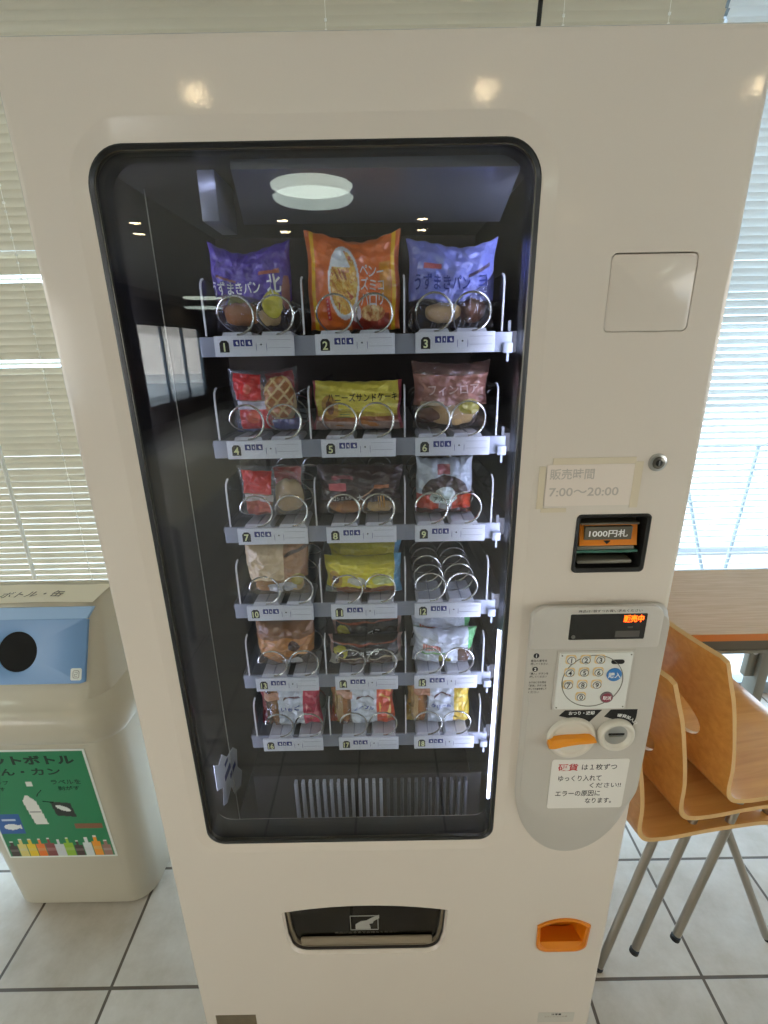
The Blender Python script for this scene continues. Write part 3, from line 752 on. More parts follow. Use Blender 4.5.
b.text('硬貨', INKR, -.0545, .038, h=.0155, w=.034, y=-.0009, align='L', depth=.0002, bold=.012)
b.text('は１枚ずつ', INKD, -.014, .038, h=.0130, w=.060, y=-.0009, align='L', depth=.0002, bold=.005)
b.text('ゆっくり入れて', INKD, -.052, .0135, h=.0130, w=.074, y=-.0009, align='L', depth=.0002, bold=.005)
b.text('ください!!', INKD, .004, -.003, h=.0110, w=.054, y=-.0009, align='L', depth=.0002, bold=.005)
b.text('エラーの原因に', INKD, -.054, -.021, h=.0125, w=.078, y=-.0009, align='L', depth=.0002, bold=.005)
b.text('なります。', INKD, .0, -.038, h=.0120, w=.046, y=-.0009, align='L', depth=.0002, bold=.005)
b.build('sheet', nt_, smooth=False)

# ------------------------------------------------------------------ bread packs
def blob(w, d, h, m, seed, n=16, k=26):
    rnd = random.Random(seed); ph = [rnd.uniform(0, 6) for _ in range(6)]
    L = []
    for i in range(1, n):
        a = PI*i/n; L.append([])
        for j in range(k):
            p = 2*PI*j/k
            q = 1+.06*math.sin(3*p+ph[0])+.05*math.sin(5*p+3*a+ph[1])+.04*math.sin(4*a+ph[2])
            sz = math.copysign(abs(math.cos(a))**.8, math.cos(a))
            L[-1].append((w/2*q*math.sin(a)**.8*math.cos(p), d/2*q*math.sin(a)**.8*math.sin(p), -h/2*q*sz))
    return L
def pack(name, label, x, y, z, w, h, t, design, breads=(), texts=(), dip=.10, pinch=.06, tilt=0., seed=1, lean=0., group=None, side_seal=True):
    rnd = random.Random(seed*31+5)
    ph = [rnd.uniform(0, 2*PI) for _ in range(10)]
    NU, NV = 120, 96
    def surf(u, v, s, off=0.):
        a = 2*u-1; c = 2*v-1
        prof = max(0., (1-abs(a)**3.2))**.75*max(0., (1-abs(c)**3.0))**.7
        wr_ = (.0016*math.sin(9*a+3*c+ph[0])+.0012*math.sin(15*a-7*c+ph[1])+.0010*math.sin(22*c+5*a+ph[2])+.0016*math.sin(30*v+ph[3])*abs(a)**4+.0014*math.sin(26*u+ph[4])*abs(c)**4)
        nz = mnoise.noise(Vector((u*5.5, v*4.5, seed*3.1+s)))*.0045+(.5-abs(mnoise.noise(Vector((u*9+v*3, v*8-u*2, seed*1.7+s)))))*.0050+(.5-abs(mnoise.noise(Vector((u*22, v*17, seed*2.3+s)))))*.0018
        th = t/2*prof*(1+.10*math.sin(3*a+ph[5]))+wr_*prof**.35*1.3+.0006+nz*prof**.4
        zz = h*v - dip*h*max(0, v-.35)/.65*(1-abs(a)**1.6)*(1-.35*math.sin(2.2*a+ph[6]))+ .006*h*math.sin(40*u)*abs(c)**12
        xx = w*a/2*(1-pinch*(1-abs(c)**2)*abs(a)**6)*(1-.02*math.sin(5*c+ph[7]))
        yy = s*(th+off)-(lean*zz)+.004*math.sin(2.5*a+ph[8])*v
        return xx, yy, zz
    root = thing(name, label, 'bread pack', (x, y, z), 0, group); root.rotation_euler = (0, tilt, 0)
    me = bpy.data.meshes.new('wrapper'); V = []; F = []; COL = []
    for s in (-1, 1):
        for j in range(NV+1):
            for i in range(NU+1):
                u, v = i/NU, j/NV
                V.append(surf(u, v, s)); r_, g_, b_, a_ = design(u, v) if s < 0 else design(1-u, v)
                COL += [*lin((r_, g_, b_)), a_]
    st = (NU+1)*(NV+1)
    for s in (0, 1):
        for j in range(NV):
            for i in range(NU):
                q = (s*st+j*(NU+1)+i, s*st+j*(NU+1)+i+1, s*st+(j+1)*(NU+1)+i+1, s*st+(j+1)*(NU+1)+i)
                F.append(q if s == 0 else q[::-1])
    def e(i, j): return j*(NU+1)+i
    for j in range(NV):
        F.append((e(0, j), e(0, j+1), st+e(0, j+1), st+e(0, j))); F.append((e(NU, j+1), e(NU, j), st+e(NU, j), st+e(NU, j+1)))
    for i in range(NU):
        F.append((e(i+1, 0), e(i, 0), st+e(i, 0), st+e(i+1, 0))); F.append((e(i, NV), e(i+1, NV), st+e(i+1, NV), st+e(i, NV)))
    me.from_pydata(V, [], F); at = me.color_attributes.new('print', 'FLOAT_COLOR', 'POINT'); at.data.foreach_set('color', COL)
    me.materials.append(FILM); me.polygons.foreach_set('use_smooth', [True]*len(F)); me.update()
    o = bpy.data.objects.new('wrapper', me); C.objects.link(o); o.parent = root
    for (bu, bv, bw, bd, bh, bm_) in breads:
        b = MB(); L = blob(bw*w, bd, bh*h, bm_, seed+int(bu*100)); cx = (bu-.5)*w; cz = bv*h
        b.loft([[(p[0]+cx, p[1]-lean*cz, p[2]+cz) for p in l] for l in L], bm_); b.build('bread', root)
    if texts:
        b = MB()
        for (s_, m_, tu, tv, tw, th_, *rest) in texts:
            rot = rest[0] if rest else 0.
            def fn(a, c, off, tu=tu, tv=tv, rot=rot):
                da, dc = a-tu*w, c-tv*h
                a2 = tu*w+da*math.cos(rot)-dc*math.sin(rot); c2 = tv*h+da*math.sin(rot)+dc*math.cos(rot)
                return surf(a2/w, c2/h, -1, .0016+off)
            b.text(s_, m_, tu*w, tv*h, h=th_*h, w=tw*w, fn=fn, depth=.0004, bold=.012)
        b.build('lettering', root, smooth=False)
    return root

def sm(x, a, b):
    t = min(1, max(0, (x-a)/(b-a))); return t*t*(3-2*t)
def mixc(c1, c2, t): return tuple(p+(q-p)*t for p, q in zip(c1, c2))
def ell(u, v, cu, cv, ru, rv): return ((u-cu)/ru)**2+((v-cv)/rv)**2
CLEAR = (210, 210, 210, .03)

def d1(u, v):
    c = (82, 54, 160, 1)
    edge = .36+.06*math.sin(6*u)
    c = mixc((120, 110, 120, .10), c, sm(v, edge-.03, edge+.03))
    if ell(u, v, .76, .30, .13, .16) < 1: c = (206, 196, 60, .95)
    if .62 < u < .86 and abs(v-.66-.02*u) < .022: c = (176, 96, 70, 1)
    if ell(u, v, .93, .44, .05, .2) < 1 and v < .62: c = (170, 110, 96, .9)
    if .10 < u < .34 and abs(v-.64+.2*(u-.1)) < .015: c = (160, 90, 90, .8)
    return c
def food(u, v, k, pal_, f=22):
    n = mnoise.noise(Vector((u*f, v*f*.55, k)))+.5*mnoise.noise(Vector((u*f*2.3+5, v*f*1.3, k+3)))
    i = int(max(0, min(len(pal_)-1, (n+.75)/1.5*len(pal_)))); return pal_[i]
def d2(u, v):
    c = (236, 118, 40, 1)
    if .055 < u < .095 or .905 < u < .945: c = (250, 200, 30, 1)
    if u < .05 or u > .95: c = (214, 104, 34, 1)
    if .78 < u < .90 and .3 < v < .70: c = (222, 150, 30, 1)
    e_ = ell(u, v, .40, .50, .165, .40)
    if e_ < 1:
        c = (232, 238, 244, 1)
        if e_ < .76 and not (v > .66 and u < .36+.12*(.95-v)/.3): c = food(u+.35*v, v*.6, 2, [(150, 82, 40, 1), (206, 130, 48, 1), (236, 196, 96, 1), (228, 168, 60, 1), (244, 214, 130, 1), (196, 90, 60, 1)])
    if .2 < u < .245 and .10 < v < .32: c = (216, 30, 54, 1) if abs(u-.2225) > .008 or int(v*50) % 2 else (240, 200, 200, 1)
    if v < .17 and .46 < u < .88: c = (168, 52, 34, 1)
    if ell(u, v, .70, .17, .13, .085) < 1: c = food(u, v, 5, [(190, 110, 60, 1), (226, 170, 100, 1), (240, 206, 140, 1)], 30)
    if ell(u, v, .52, .17, .055, .09) < 1: c = (220, 208, 220, 1)
    return c
def d3(u, v):
    c = (134, 142, 222, 1)
    lim = .30+.02*math.sin(9*u) if u < .62 else .30+.9*(u-.62)
    c = mixc((130, 120, 110, .08), c, sm(v, lim-.02, lim+.02))
    if .17 < u < .36 and abs(v-.70) < .032: c = (196, 92, 100, 1)
    if .66 < u < .92 and abs(v-.60-.45*(u-.66)) < .022: c = (92, 70, 96, 1)
    return c
def d4(u, v):
    c = (190, 196, 206, .14)
    if .08+.06*(1-v) < u < .50 and .54 < v < .95: c = (210, 46, 40, 1) if ell(u, v, .31, .72, .05, .08) > 1 else (226, 120, 96, 1)
    if .14 < u < .58 and .06 < v < .38: c = (204, 36, 40, .97)
    if ell(u, v, .34, .25, .10, .10) < 1: c = (232, 96, 60, 1)
    if .12 < u < .58 and .38 <= v < .52: c = (222, 218, 226, .8)
    if .54 < u < .94 and .22 < v < .90 and ell(u, v, .73, .56, .21, .36) < 1:
        g_ = min(abs(math.sin(19*u+11*v)), abs(math.sin(15*v-19*u)))
        c = (226, 196, 140, .97) if g_ < .34 else (176, 112, 62, .97)
    if .60 < u < .97 and v < .2: c = (120, 128, 190, .7)
    return c
def d5(u, v):
    c = (232, 216, 88, 1)
    if v < .40+.05*math.sin(5*u): c = (214, 188, 70, .9)
    if v < .30: c = (190, 112, 60, .75)
    if v < .20: c = (210, 180, 166, .8)
    if ell(u, v, .20, .48, .10, .25) < 1: c = (196, 150, 60, 1)
    if ell(u, v, .20, .48, .045, .14) < 1: c = (120, 66, 40, 1)
    if u > .955 or u < .03: c = (176, 70, 84, .9)
    if .30 < u < .42 and .28 < v < .5 and int(v*60) % 3 == 0: c = (90, 120, 70, 1)
    return c
def d6(u, v):
    c = (176, 120, 104, .72)
    if v > .82: c = (150, 110, 96, .35)
    if v < .36: c = (150, 120, 90, .12)
    if ell(u, v, .72, .34, .14, .12) < 1: c = (170, 160, 60, .9)
    if .1 < u < .4 and .36 < v < .42: c = (210, 190, 160, .8)
    return c
def d7(u, v):
    c = (200, 196, 186, .18)
    if .08 < u < .52 and .52 < v < .94: c = (206, 48, 38, 1)
    if .12 < u < .50 and .08 < v < .36: c = (206, 110, 90, .85)
    if .10 < u < .54 and .36 <= v < .50: c = (220, 212, 206, .8)
    return c
def d8(u, v):
    c = (54, 30, 34, .92)
    if v < .34: c = (120, 90, 70, .12)
    if .14 < u < .34 and .55 < v < .68: c = (206, 104, 112, 1)
    if .18 < u < .42 and .76 < v < .83: c = (130, 52, 66, 1)
    if .50 < u < .66 and abs(v-.38-1.3*(u-.5)) < .014: c = (190, 150, 120, 1)
    if .66 < u < .84 and abs(v-.63) < .03: c = (176, 100, 52, 1)
    if .70 < u < .80 and .20 < v < .44 and int(u*90) % 3 == 0: c = (206, 150, 60, 1)
    return c
def d9(u, v):
    c = (196, 204, 214, .92)
    e_ = ell(u, v, .5, .38, .40, .36)
    if e_ < 1 and v > .26: c = (62, 40, 34, 1)
    if ell(u, v, .5, .38, .17, .17) < 1: c = (214, 224, 222, 1)
    if v < .38 and (u < .40 or u > .62): c = (204, 66, 34, .95)
    if v < .12: c = (120, 60, 40, .6)
    if ell(u, v, .47, .32, .24, .10) < 1: c = (216, 232, 226, 1)
    if .36 < u < .58 and .76 < v < .92: c = (180, 96, 104, 1)
    return c
def d10(u, v):
    c = (222, 196, 156, .9)
    if v < .36: c = (190, 150, 80, .2)
    if u > .62 and v > .36: c = (170, 120, 80, .85)
    if abs((v-.80)-.35*(u-.62)) < .03 and u > .64: c = (70, 44, 34, 1)
    if .36 < u < .80 and .12 < v < .30: c = (206, 206, 216, .9)
    if ell(u, v, .82, .36, .10, .12) < 1: c = (176, 160, 60, 1)
    return c
def d11(u, v):
    c = (226, 212, 62, 1)
    if v > .86: c = (200, 190, 60, 1)
    if v < .26: c = (150, 88, 54, .8) if .16 < u < .9 else (190, 190, 170, .5)
    if .90 < u: c = (110, 176, 206, 1)
    e_ = ell(u, v, .15, .48, .09, .22)
    if e_ < 1: c = (196, 160, 60, 1)
    if e_ < .25: c = (90, 54, 40, 1)
    if ell(u, v, .42, .44, .12, .12) < 1: c = (206, 206, 196, 1)
    if ell(u, v, .76, .44, .14, .12) < 1: c = (206, 214, 150, 1)
    return c
def d13(u, v):
    c = (206, 140, 74, .88)
    if v > .72: c = (150, 100, 62, .85)
    if v < .34: c = (140, 110, 70, .15)
    if ell(u, v, .66, .55, .10, .12) < 1: c = (74, 44, 34, 1)
    if .44 < u < .78 and .12 < v < .26: c = (206, 206, 210, .9)
    return c
def d14(u, v):
    c = (30, 22, 20, 1)
    if abs(v-.86) < .02: c = (150, 70, 40, 1)
    if v < .36: c = (84, 60, 46, .9)
    if abs(v-.36-.1*(u-.5)**2) < .02: c = (176, 160, 130, 1)
    if ell(u, v, .17, .60, .10, .20) < 1: c = (196, 188, 60, 1)
    if ell(u, v, .17, .50, .05, .08) < 1: c = (60, 40, 30, 1)
    if u < .06 or u > .94: c = (190, 150, 140, .9)
    if (u < .14 or u > .86) and v < .4: c = (196, 190, 170, .9)
    return c
def d15(u, v):
    c = (216, 222, 232, .95)
    if .14 < u < .42 and .50 < v < .66: c = (216, 120, 104, 1) if int(u*70) % 3 else (232, 210, 206, 1)
    if .1 < u < .5 and .40 < v < .45: c = (130, 190, 120, 1)
    if .42 < u < .60 and .10 < v < .30: c = (190, 180, 60, 1)
    if u > .70 and v < .60: c = (190, 180, 170, .15)
    if u > .86 and .5 < v: c = (110, 190, 120, .95)
    return c
def stick(band, bandedge):
    def d(u, v):
        c = (140, 90, 60, .10)
        if .34 < u < .72: c = (214, 220, 230, .96)
        if u >= .72: c = band
        if u > .76 and math.sin(30*u+14*v+3*math.sin(9*v)) > .55 and u < .95: c = bandedge
        if .10 < u < .36 and .66 < v < .80: c = (206, 150, 120, .95)
        if u <= .12 and v > .4: c = (150, 30, 44, .9) if band[0] > 150 and band[1] < 60 else (190, 150, 60, .5)
        if .42 < u < .68 and abs(v-.66-.05*math.sin(14*u)) < .018: c = (90, 40, 40, 1)
        return c
    return d

y1 = .142
INKP = mat('ink_pale_pink', (214, 184, 176), .5)
Zr = [z+.0065 for z in ZS]
pack('bread_pack', 'purple bag of swirl bread with white writing in slot 1', -.199, y1, Zr[0], .122, .124, .046, d1, [(.34, .20, .42, .026, .26, BREAD), (.66, .16, .30, .02, .18, BREADP)],
     [('うずまきパン', INKW, .33, .50, .60, .17, .03), ('北', INKW, .79, .53, .17, .22, .1)], dip=.12, seed=1)
pack('bread_pack', 'orange bag with yellow end stripes in slot 2', -.0475, y1, Zr[0], .138, .136, .046, d2, [],
     [('ペ\nズ\nバ', INKW, .615, .47, .085, .46), ('ン\nミ\nロ', INKW, .705, .46, .085, .44), ('ー\nコ\nリ', INKW, .785, .43, .07, .36)], dip=.09, pinch=.02, seed=2)
pack('bread_pack', 'lavender blue bag of swirl bread with dark writing in slot 3', .098, y1, Zr[0], .134, .124, .046, d3, [(.40, .18, .40, .028, .22, BREADP), (.74, .2, .28, .03, .26, BREADD)],
     [('うずまきパン', INKB, .38, .52, .60, .19, .0), ('ヨ', INKB, .82, .53, .09, .14)], dip=.10, seed=5)
pack('bread_pack', 'clear bag with two red labels and a waffle in slot 4', -.195, y1+.004, Zr[1], .112, .100, .046, d4, [(.72, .48, .42, .026, .62, BREADP), (.34, .4, .4, .02, .5, BREAD)], dip=.05, seed=4, tilt=-.03)
pack('bread_pack', 'long yellow sandwich cake bag in slot 5', -.048, y1+.002, Zr[1], .1465, .078, .044, d5, [(.5, .18, .8, .034, .28, BREAD)],
     [('ハニーズサンドケーキ', INKD, .56, .70, .74, .17)], dip=.02, seed=6)
pack('bread_pack', 'pinkish brown bag with white script in slot 6', .101, y1+.004, Zr[1], .124, .106, .048, d6, [(.55, .22, .62, .03, .34, BREADP), (.25, .2, .3, .03, .2, BREADD)],
     [('フィンロア', INKP, .52, .60, .66, .15, .04)], dip=.06, seed=7)
pack('bread_pack', 'clear bag with one red and one pink label in slot 7', -.196, y1-.004, Zr[2], .114, .090, .046, d7, [(.72, .40, .42, .028, .6, BREADP), (.3, .3, .36, .022, .4, BREAD)], dip=.04, seed=8)
pack('bread_pack', 'dark brown chocolate bread bag with pink print in slot 8', -.048, y1-.004, Zr[2], .144, .088, .046, d8, [(.34, .17, .44, .032, .26, BREAD), (.72, .17, .30, .03, .22, BREADP)], [('メロンミルク', INKW, .27, .40, .26, .09, .0), ('大', INKW, .50, .40, .07, .14, .2)], dip=.03, seed=9)
pack('bread_pack', 'white bag with dark ring cake and red labels in slot 9', .093, y1-.004, Zr[2], .096, .100, .046, d9, [], [('アズーノ', INKD, .47, .315, .36, .09, .03)], dip=.08, pinch=.03, seed=10)
pack('bread_pack', 'beige bag with pale bread in slot 10', -.197, y1-.015, Zr[3], .112, .102, .048, d10, [(.36, .2, .5, .03, .26, BREAD), (.7, .22, .36, .03, .3, BREADP)], dip=.05, seed=11)
pack('bread_pack', 'bright yellow bag with a blue right end in front in slot 11', -.048, y1-.013, Zr[3], .138, .072, .046, d11, [(.5, .14, .74, .032, .22, BREADD)], dip=.03, seed=12)
pack('bread_pack', 'second yellow bag behind the front one in slot 11', -.046, y1+.034, Zr[3], .136, .084, .046, d11, [(.5, .14, .74, .032, .22, BREADD)], dip=.03, seed=13)
pack('bread_pack', 'orange brown bag with a dark blot in slot 13', -.196, y1-.013, Zr[4], .110, .094, .048, d13, [(.4, .2, .5, .032, .26, BREAD)], dip=.05, seed=14)
pack('bread_pack', 'black chocolate bag with a yellow spot in front in slot 14', -.048, y1-.013, Zr[4], .140, .060, .044, d14, [], [('ショコラ', INKW, .50, .60, .36, .20, .03)], dip=.02, seed=15)
pack('bread_pack', 'second black bag behind the front one in slot 14', -.046, y1+.034, Zr[4], .138, .078, .044, d14, [], [('ショコラ', INKW, .50, .60, .36, .20, .03)], dip=.02, seed=16)
pack('bread_pack', 'white bag with a red logo and green corner in slot 15', .097, y1-.013, Zr[4], .118, .074, .048, d15, [(.78, .3, .34, .034, .5, BREADD)], dip=.10, seed=17, tilt=.05)
pack('bread_pack', 'second pale bag behind the white one in slot 15', .098, y1+.034, Zr[4], .118, .090, .046, d15, [(.6, .3, .5, .03, .5, BREADD)], dip=.06, seed=18)
sticks = (('magenta and white stick bread bag in slot 16', -.198, ((196, 24, 74, .95), (232, 120, 140, 1)), 'いちご'),
          ('orange red and white stick bread bag in slot 17', -.058, ((226, 84, 44, .96), (240, 190, 90, 1)), 'メープル'),
          ('yellow and white cream stick bread bag in slot 18', .090, ((220, 184, 50, .95), (240, 224, 120, 1)), 'クリーム'))
for k, (lb, xx, (bd, be), tx) in enumerate(sticks):
    pack('bread_pack', lb, xx, y1-.013, Zr[5], .120 if k == 0 else .128, .116, .046, stick(bd, be), [(.25, .45, .16, .03, .86, BREAD), (.16, .45, .14, .028, .84, BREADP if k else BREADD), (.8, .45, .2, .028, .8, BREAD)],
         [(tx, INKB, .53, .48, .30, .07)], dip=.02, seed=20+k)

# ------------------------------------------------------------------ waste bin
BX, BY = -.895, 0.
bin_ = thing('waste_bin', 'grey plastic recycling bin with blue panel and round hole, left of the machine', 'waste bin', (BX, .47, 0))
def ring3(hw, yf, yb, r, z, n=6):
    return [(x, y-.47, z) for x, y in rr(-hw, hw, yf, yb, r, n)]
b = MB()
b.loft([ring3(.196, .320, .62, .065, 0), ring3(.2005, .307, .625, .065, .012), ring3(.223, .280, .650, .06, .63)], BINGREY, True, True)
b.build('bin_body', bin_)
b = MB()
b.loft([ring3(.226, .272, .66, .062, .628), ring3(.243, .254, .675, .07, .632), ring3(.253, .244, .685, .075, .650), ring3(.254, .243, .685, .075, .685), ring3(.247, .250, .68, .075, .705), ring3(.236, .262, .67, .072, .722), ring3(.222, .279, .655, .06, .735),
        ring3(.218, .287, .645, .05, .757), ring3(.216, .292, .640, .045, .762), ring3(.196, .372, .49, .03, .935), ring3(.190, .378, .482, .028, .943)], BINGREY)
b.build('lid', bin_)
# blue panel with hole lying on the sloped front
def slope(x, z, off=0.):      # front slope of the lid
    t = (z-.762)/(.935-.762); return (x, .292+(.372-.292)*t-.47-off*.91, z+off*.42)
N = 160
hx, hz, hr = .020, .839, .046
outer = []
for k in range(N):
    a = 2*PI*(k+.5)/N; ca, sa = math.cos(a), math.sin(a)
    s = 1/max(abs(ca)/.155, abs(sa)/.0635); px_, pz_ = ca*s, sa*s
    outer.append((px_+.026, .839+pz_*1.07))
circ = [(hx+hr*math.cos(2*PI*(k+.5)/N), hz+.92*hr*math.sin(2*PI*(k+.5)/N)) for k in range(N)]
b = MB()
b.loft([[slope(x, z, -.004) for x, z in outer], [slope(x, z, .0045) for x, z in outer], [slope(.026+(x-.026)*.985, .839+(z-.839)*.985, .006) for x, z in outer],
        [slope(hx+(x-hx)*1.04, hz+(z-hz)*1.04, .006) for x, z in circ], [slope(x, z, .005) for x, z in circ], [slope(x, z, .001) for x, z in circ]], BINBLUE, False, False)
b.add([slope(-.128, .9065, .0055), slope(.180, .9065, .0055), slope(.194, .932, .0065), slope(-.144, .932, .0065), slope(-.128, .9065, -.003), slope(.180, .9065, -.003), slope(.194, .932, -.003), slope(-.144, .932, -.003)],
      [(0, 1, 2, 3), (4, 7, 6, 5), (0, 4, 5, 1), (1, 5, 6, 2), (2, 6, 7, 3), (3, 7, 4, 0)], mat('bin_blue_light', (140, 176, 216), .4))
fp = b.build('hole_panel', bin_); fp['label'] = 'blue front panel with round hole'
b = MB(); b.loft([[slope(x, z, .0036) for x, z in circ], [slope(x, z, .0005) for x, z in circ]], mat('hole_shade', (3, 3, 3), .9)); b.build('hole', fp, smooth=False)  # black disc paints the shade inside the hole
b = MB(); q = [slope(x, z, .0062) for x, z in rr(.148, .174, .778, .803, .004)]; q2 = [slope(x, z, .0068) for x, z in rr(.148, .174, .778, .803, .004)]
b.loft([q, q2], POSTW); MK = mat('mark_grey', (120, 116, 110), .6)
b.tube([slope(x, z, .0070) for x, z in rr(.154, .168, .783, .798, .003)], .0006, MK, 5, closed=True)
b.tube([slope(.1575, .7945, .007), slope(.164, .7945, .007), slope(.164, .7905, .007), slope(.1575, .7905, .007), slope(.1575, .7865, .007), slope(.164, .7865, .007)], .0005, MK, 5)
b.build('mark_sticker', fp, smooth=False)
# paper sign on the top
b = MB()
def topf(a, c, off): return (a, .376+c-.376, .9450+off+.0015*math.sin(9*a))
V_ = []
for j in range(3):
    for i in range(21):
        x = -.23+.424*i/20; V_.append((x, .366+.092*j/2, .9462+.0014*math.sin(22*x+j)))
n0 = len(V_)
V_ += [(x, y, z+.0006) for x, y, z in V_]
F_ = []
for j in range(2):
    for i in range(20):
        a = j*21+i; F_ += [(a, a+1, a+22, a+21), (n0+a+21, n0+a+22, n0+a+1, n0+a)]
b.add(V_, F_, PAPERC)
b.text('ペットボトル・缶', mat('ink_pencil', (104, 100, 96), .7), -.02, .405, h=.030, w=.245, fn=lambda a, c, off: (a, c, .9472+off+.0014*math.sin(22*a)+.0008), depth=.0003)
sg = b.build('paper_sign', None, (BX, 0, 0)); tag(sg, 'cream handwritten paper sign lying on top of the waste bin', 'sign')

# poster on the bin front
def body_front(x, z, off=0.):
    y = .307+(.280-.307)*(z-.012)/(.618)-off
    hw = .2005+(.0225)*(z-.012)/.618-.065
    if abs(x) > hw:
        d = min(abs(x)-hw, .064); y += .065-math.sqrt(max(0, .065**2-d*d))
    return (x, y, z)
PW, PZ0, PZ1 = .1465, .206, .592
pal = [(60, 44, 40), (214, 200, 120), (230, 196, 40), (232, 120, 40), (130, 60, 60), (200, 206, 210), (140, 180, 50), (70, 50, 50), (206, 214, 216), (232, 150, 40), (150, 110, 100)]
def poster_col(u, v):
    c = (24, 124, 80)
    if u < .022 or u > .978 or v < .016 or v > .984: return (222, 228, 222)
    if v < .235:
        k = (u-.03)/.94*11; i = int(max(0, min(10, k))); fr = k-i
        hh = (.17, .19, .19, .19, .20, .18, .20, .17, .20, .215, .17)[i]
        if v < hh*.72 and abs(fr-.5) < .46 or v < hh and abs(fr-.5) < .16: 
            c = pal[i]
            if .35*hh < v < .5*hh: c = tuple(int(q*.7+60) for q in c)
            if v > hh*.93: c = (220, 220, 220)
    if u < .24 and .245 < v < .43: c = (30, 88, 160)
    if ell(u, v, .14, .31, .07, .028) < 1 or (.19 < u < .23 and abs(v-.31) < .5*(u-.18)): c = (224, 228, 230) if u < .235 and .27 < v < .35 else c
    if .07 < u < .2 and .365 < v < .385: c = (190, 206, 226)
    # bottle drawn tilted
    x_, z_ = u-.40+.18*(v-.45), v-.45
    if abs(x_) < .058 and -.12 < z_ < .10: c = (222, 222, 216)
    if abs(x_) < .058-.04*(z_-.10)/.045 and .10 <= z_ < .15: c = (222, 222, 216)
    if abs(x_) < .05 and abs(z_-.0) < .003: c = (150, 150, 150)
    if abs(u-.44) < .028 and abs(v-.705) < .020: c = (222, 222, 216)
    # cap and label pictures
    p_, q_ = u-.655, v-.47
    if abs(p_+.15*q_) < .085 and abs(q_+.1*p_) < .065: c = (24, 30, 26)
    if ell(p_, q_+.35*p_, 0, .01, .062, .022) < 1: c = (220, 224, 220)
    if .70 < u < .95 and .285 < v < .33: c = (130, 84, 56)
    return c
NU, NV = 130, 170
V_, F_, COL = [], [], []
for off in (.0012, .0004):
    for j in range(NV+1):
        for i in range(NU+1):
            u, v = i/NU, j/NV
            V_.append(body_front(-PW+2*PW*u, PZ0+(PZ1-PZ0)*v, off)); COL += [*lin(poster_col(u, v)), 1]
st = (NU+1)*(NV+1)
for s in (0, 1):
    for j in range(NV):
        for i in range(NU):
            a = s*st+j*(NU+1)+i; q = (a, a+1, a+NU+2, a+NU+1); F_.append(q if s == 0 else q[::-1])
me = bpy.data.meshes.new('print'); me.from_pydata(V_, [], F_); at_ = me.color_attributes.new('print', 'FLOAT_COLOR', 'POINT'); at_.data.foreach_set('color', COL)
me.materials.append(PRINTM); me.polygons.foreach_set('use_smooth', [True]*len(F_))
ps = thing('poster', 'green recycling poster with bottle drawings on the bin front', 'poster', (BX-.001, 0, 0))
o = bpy.data.objects.new('print', me); C.objects.link(o); o.parent = ps
b = MB()
pf = lambda a, c, off: body_front(a, c, .0013+off)
DK = mat('poster_ink', (14, 44, 30), .6)
b.text('ペットボトル', DK, -.010, .558, h=.030, w=.248, fn=pf, bold=.035); b.text('びん・カン', DK, -.022, .520, h=.024, w=.186, fn=pf, bold=.02)
b.text('キャップ', DK, -.098, .484, h=.013, w=.060, fn=pf); b.text('外す', DK, -.098, .462, h=.014, w=.030, fn=pf)
b.text('ラベルを', DK, .076, .484, h=.015, w=.074, fn=pf); b.text('剥がす', DK, .078, .462, h=.014, w=.054, fn=pf)
b.tube([pf(.006, .456, 0), pf(-.006, .444, 0), pf(-.010, .436, 0)], .0012, DK, 5); b.tube([pf(.0, .418, 0), pf(.02, .414, 0), pf(.026, .412, 0)], .0012, DK, 5)
b.build('lettering', ps, smooth=False)

# ------------------------------------------------------------------ table on the right
tb = thing('folding_table', 'long wooden folding table with an orange-brown edge beside the window', 'table', (1.75, .76, 0))
tb_x = 1.75; tb_y = .76
b = MB()
O = rr(.812-tb_x, 2.65-tb_x, .555-tb_y, .970-tb_y, .028, 6)
b.loft([[(x, y, .6985) for x, y in O], [(x, y, .700) for x, y in O]], WOODT); b.loft([[(x*.9985, y*.9985, .676) for x, y in O], [(x, y, .679) for x, y in O], [(x, y, .6985) for x, y in O]], WOODB); b.build('tabletop', tb)
b = MB(); b.box(.86-tb_x, 2.6-tb_x, .60-tb_y, .612-tb_y, .612, .677, METALD); b.box(.86-tb_x, 2.6-tb_x, .596-tb_y, .616-tb_y, .603, .614, METALG); b.box(.86-tb_x, 2.6-tb_x, .92-tb_y, .932-tb_y, .64, .677, METALD); b.build('apron', tb, smooth=False)
for lx in (1.275, 2.35):
    b = MB(); x = lx-tb_x
    b.box(x-.018, x+.018, -.03, .03, .05, .62, METALG, .004)
    b.box(x-.02, x+.02, -.20, .20, .03, .06, METALG, .008); b.box(x-.02, x+.02, -.19, .19, .60, .64, METALG, .005); b.build('leg', tb)
    b = MB(); b.box(x-.05, x-.018, -.012, .012, .40, .52, METALG, .003); b.tube([(x-.03, 0, .42), (x-.03, 0, .60)], .010, METALG, 8); b.disc(x-.034, .50, -.018, -.01, .008, CHROME, 12); b.box(x+.018, x+.045, -.01, .01, .50, .60, METALG, .003); b.build('folding_bracket', tb)

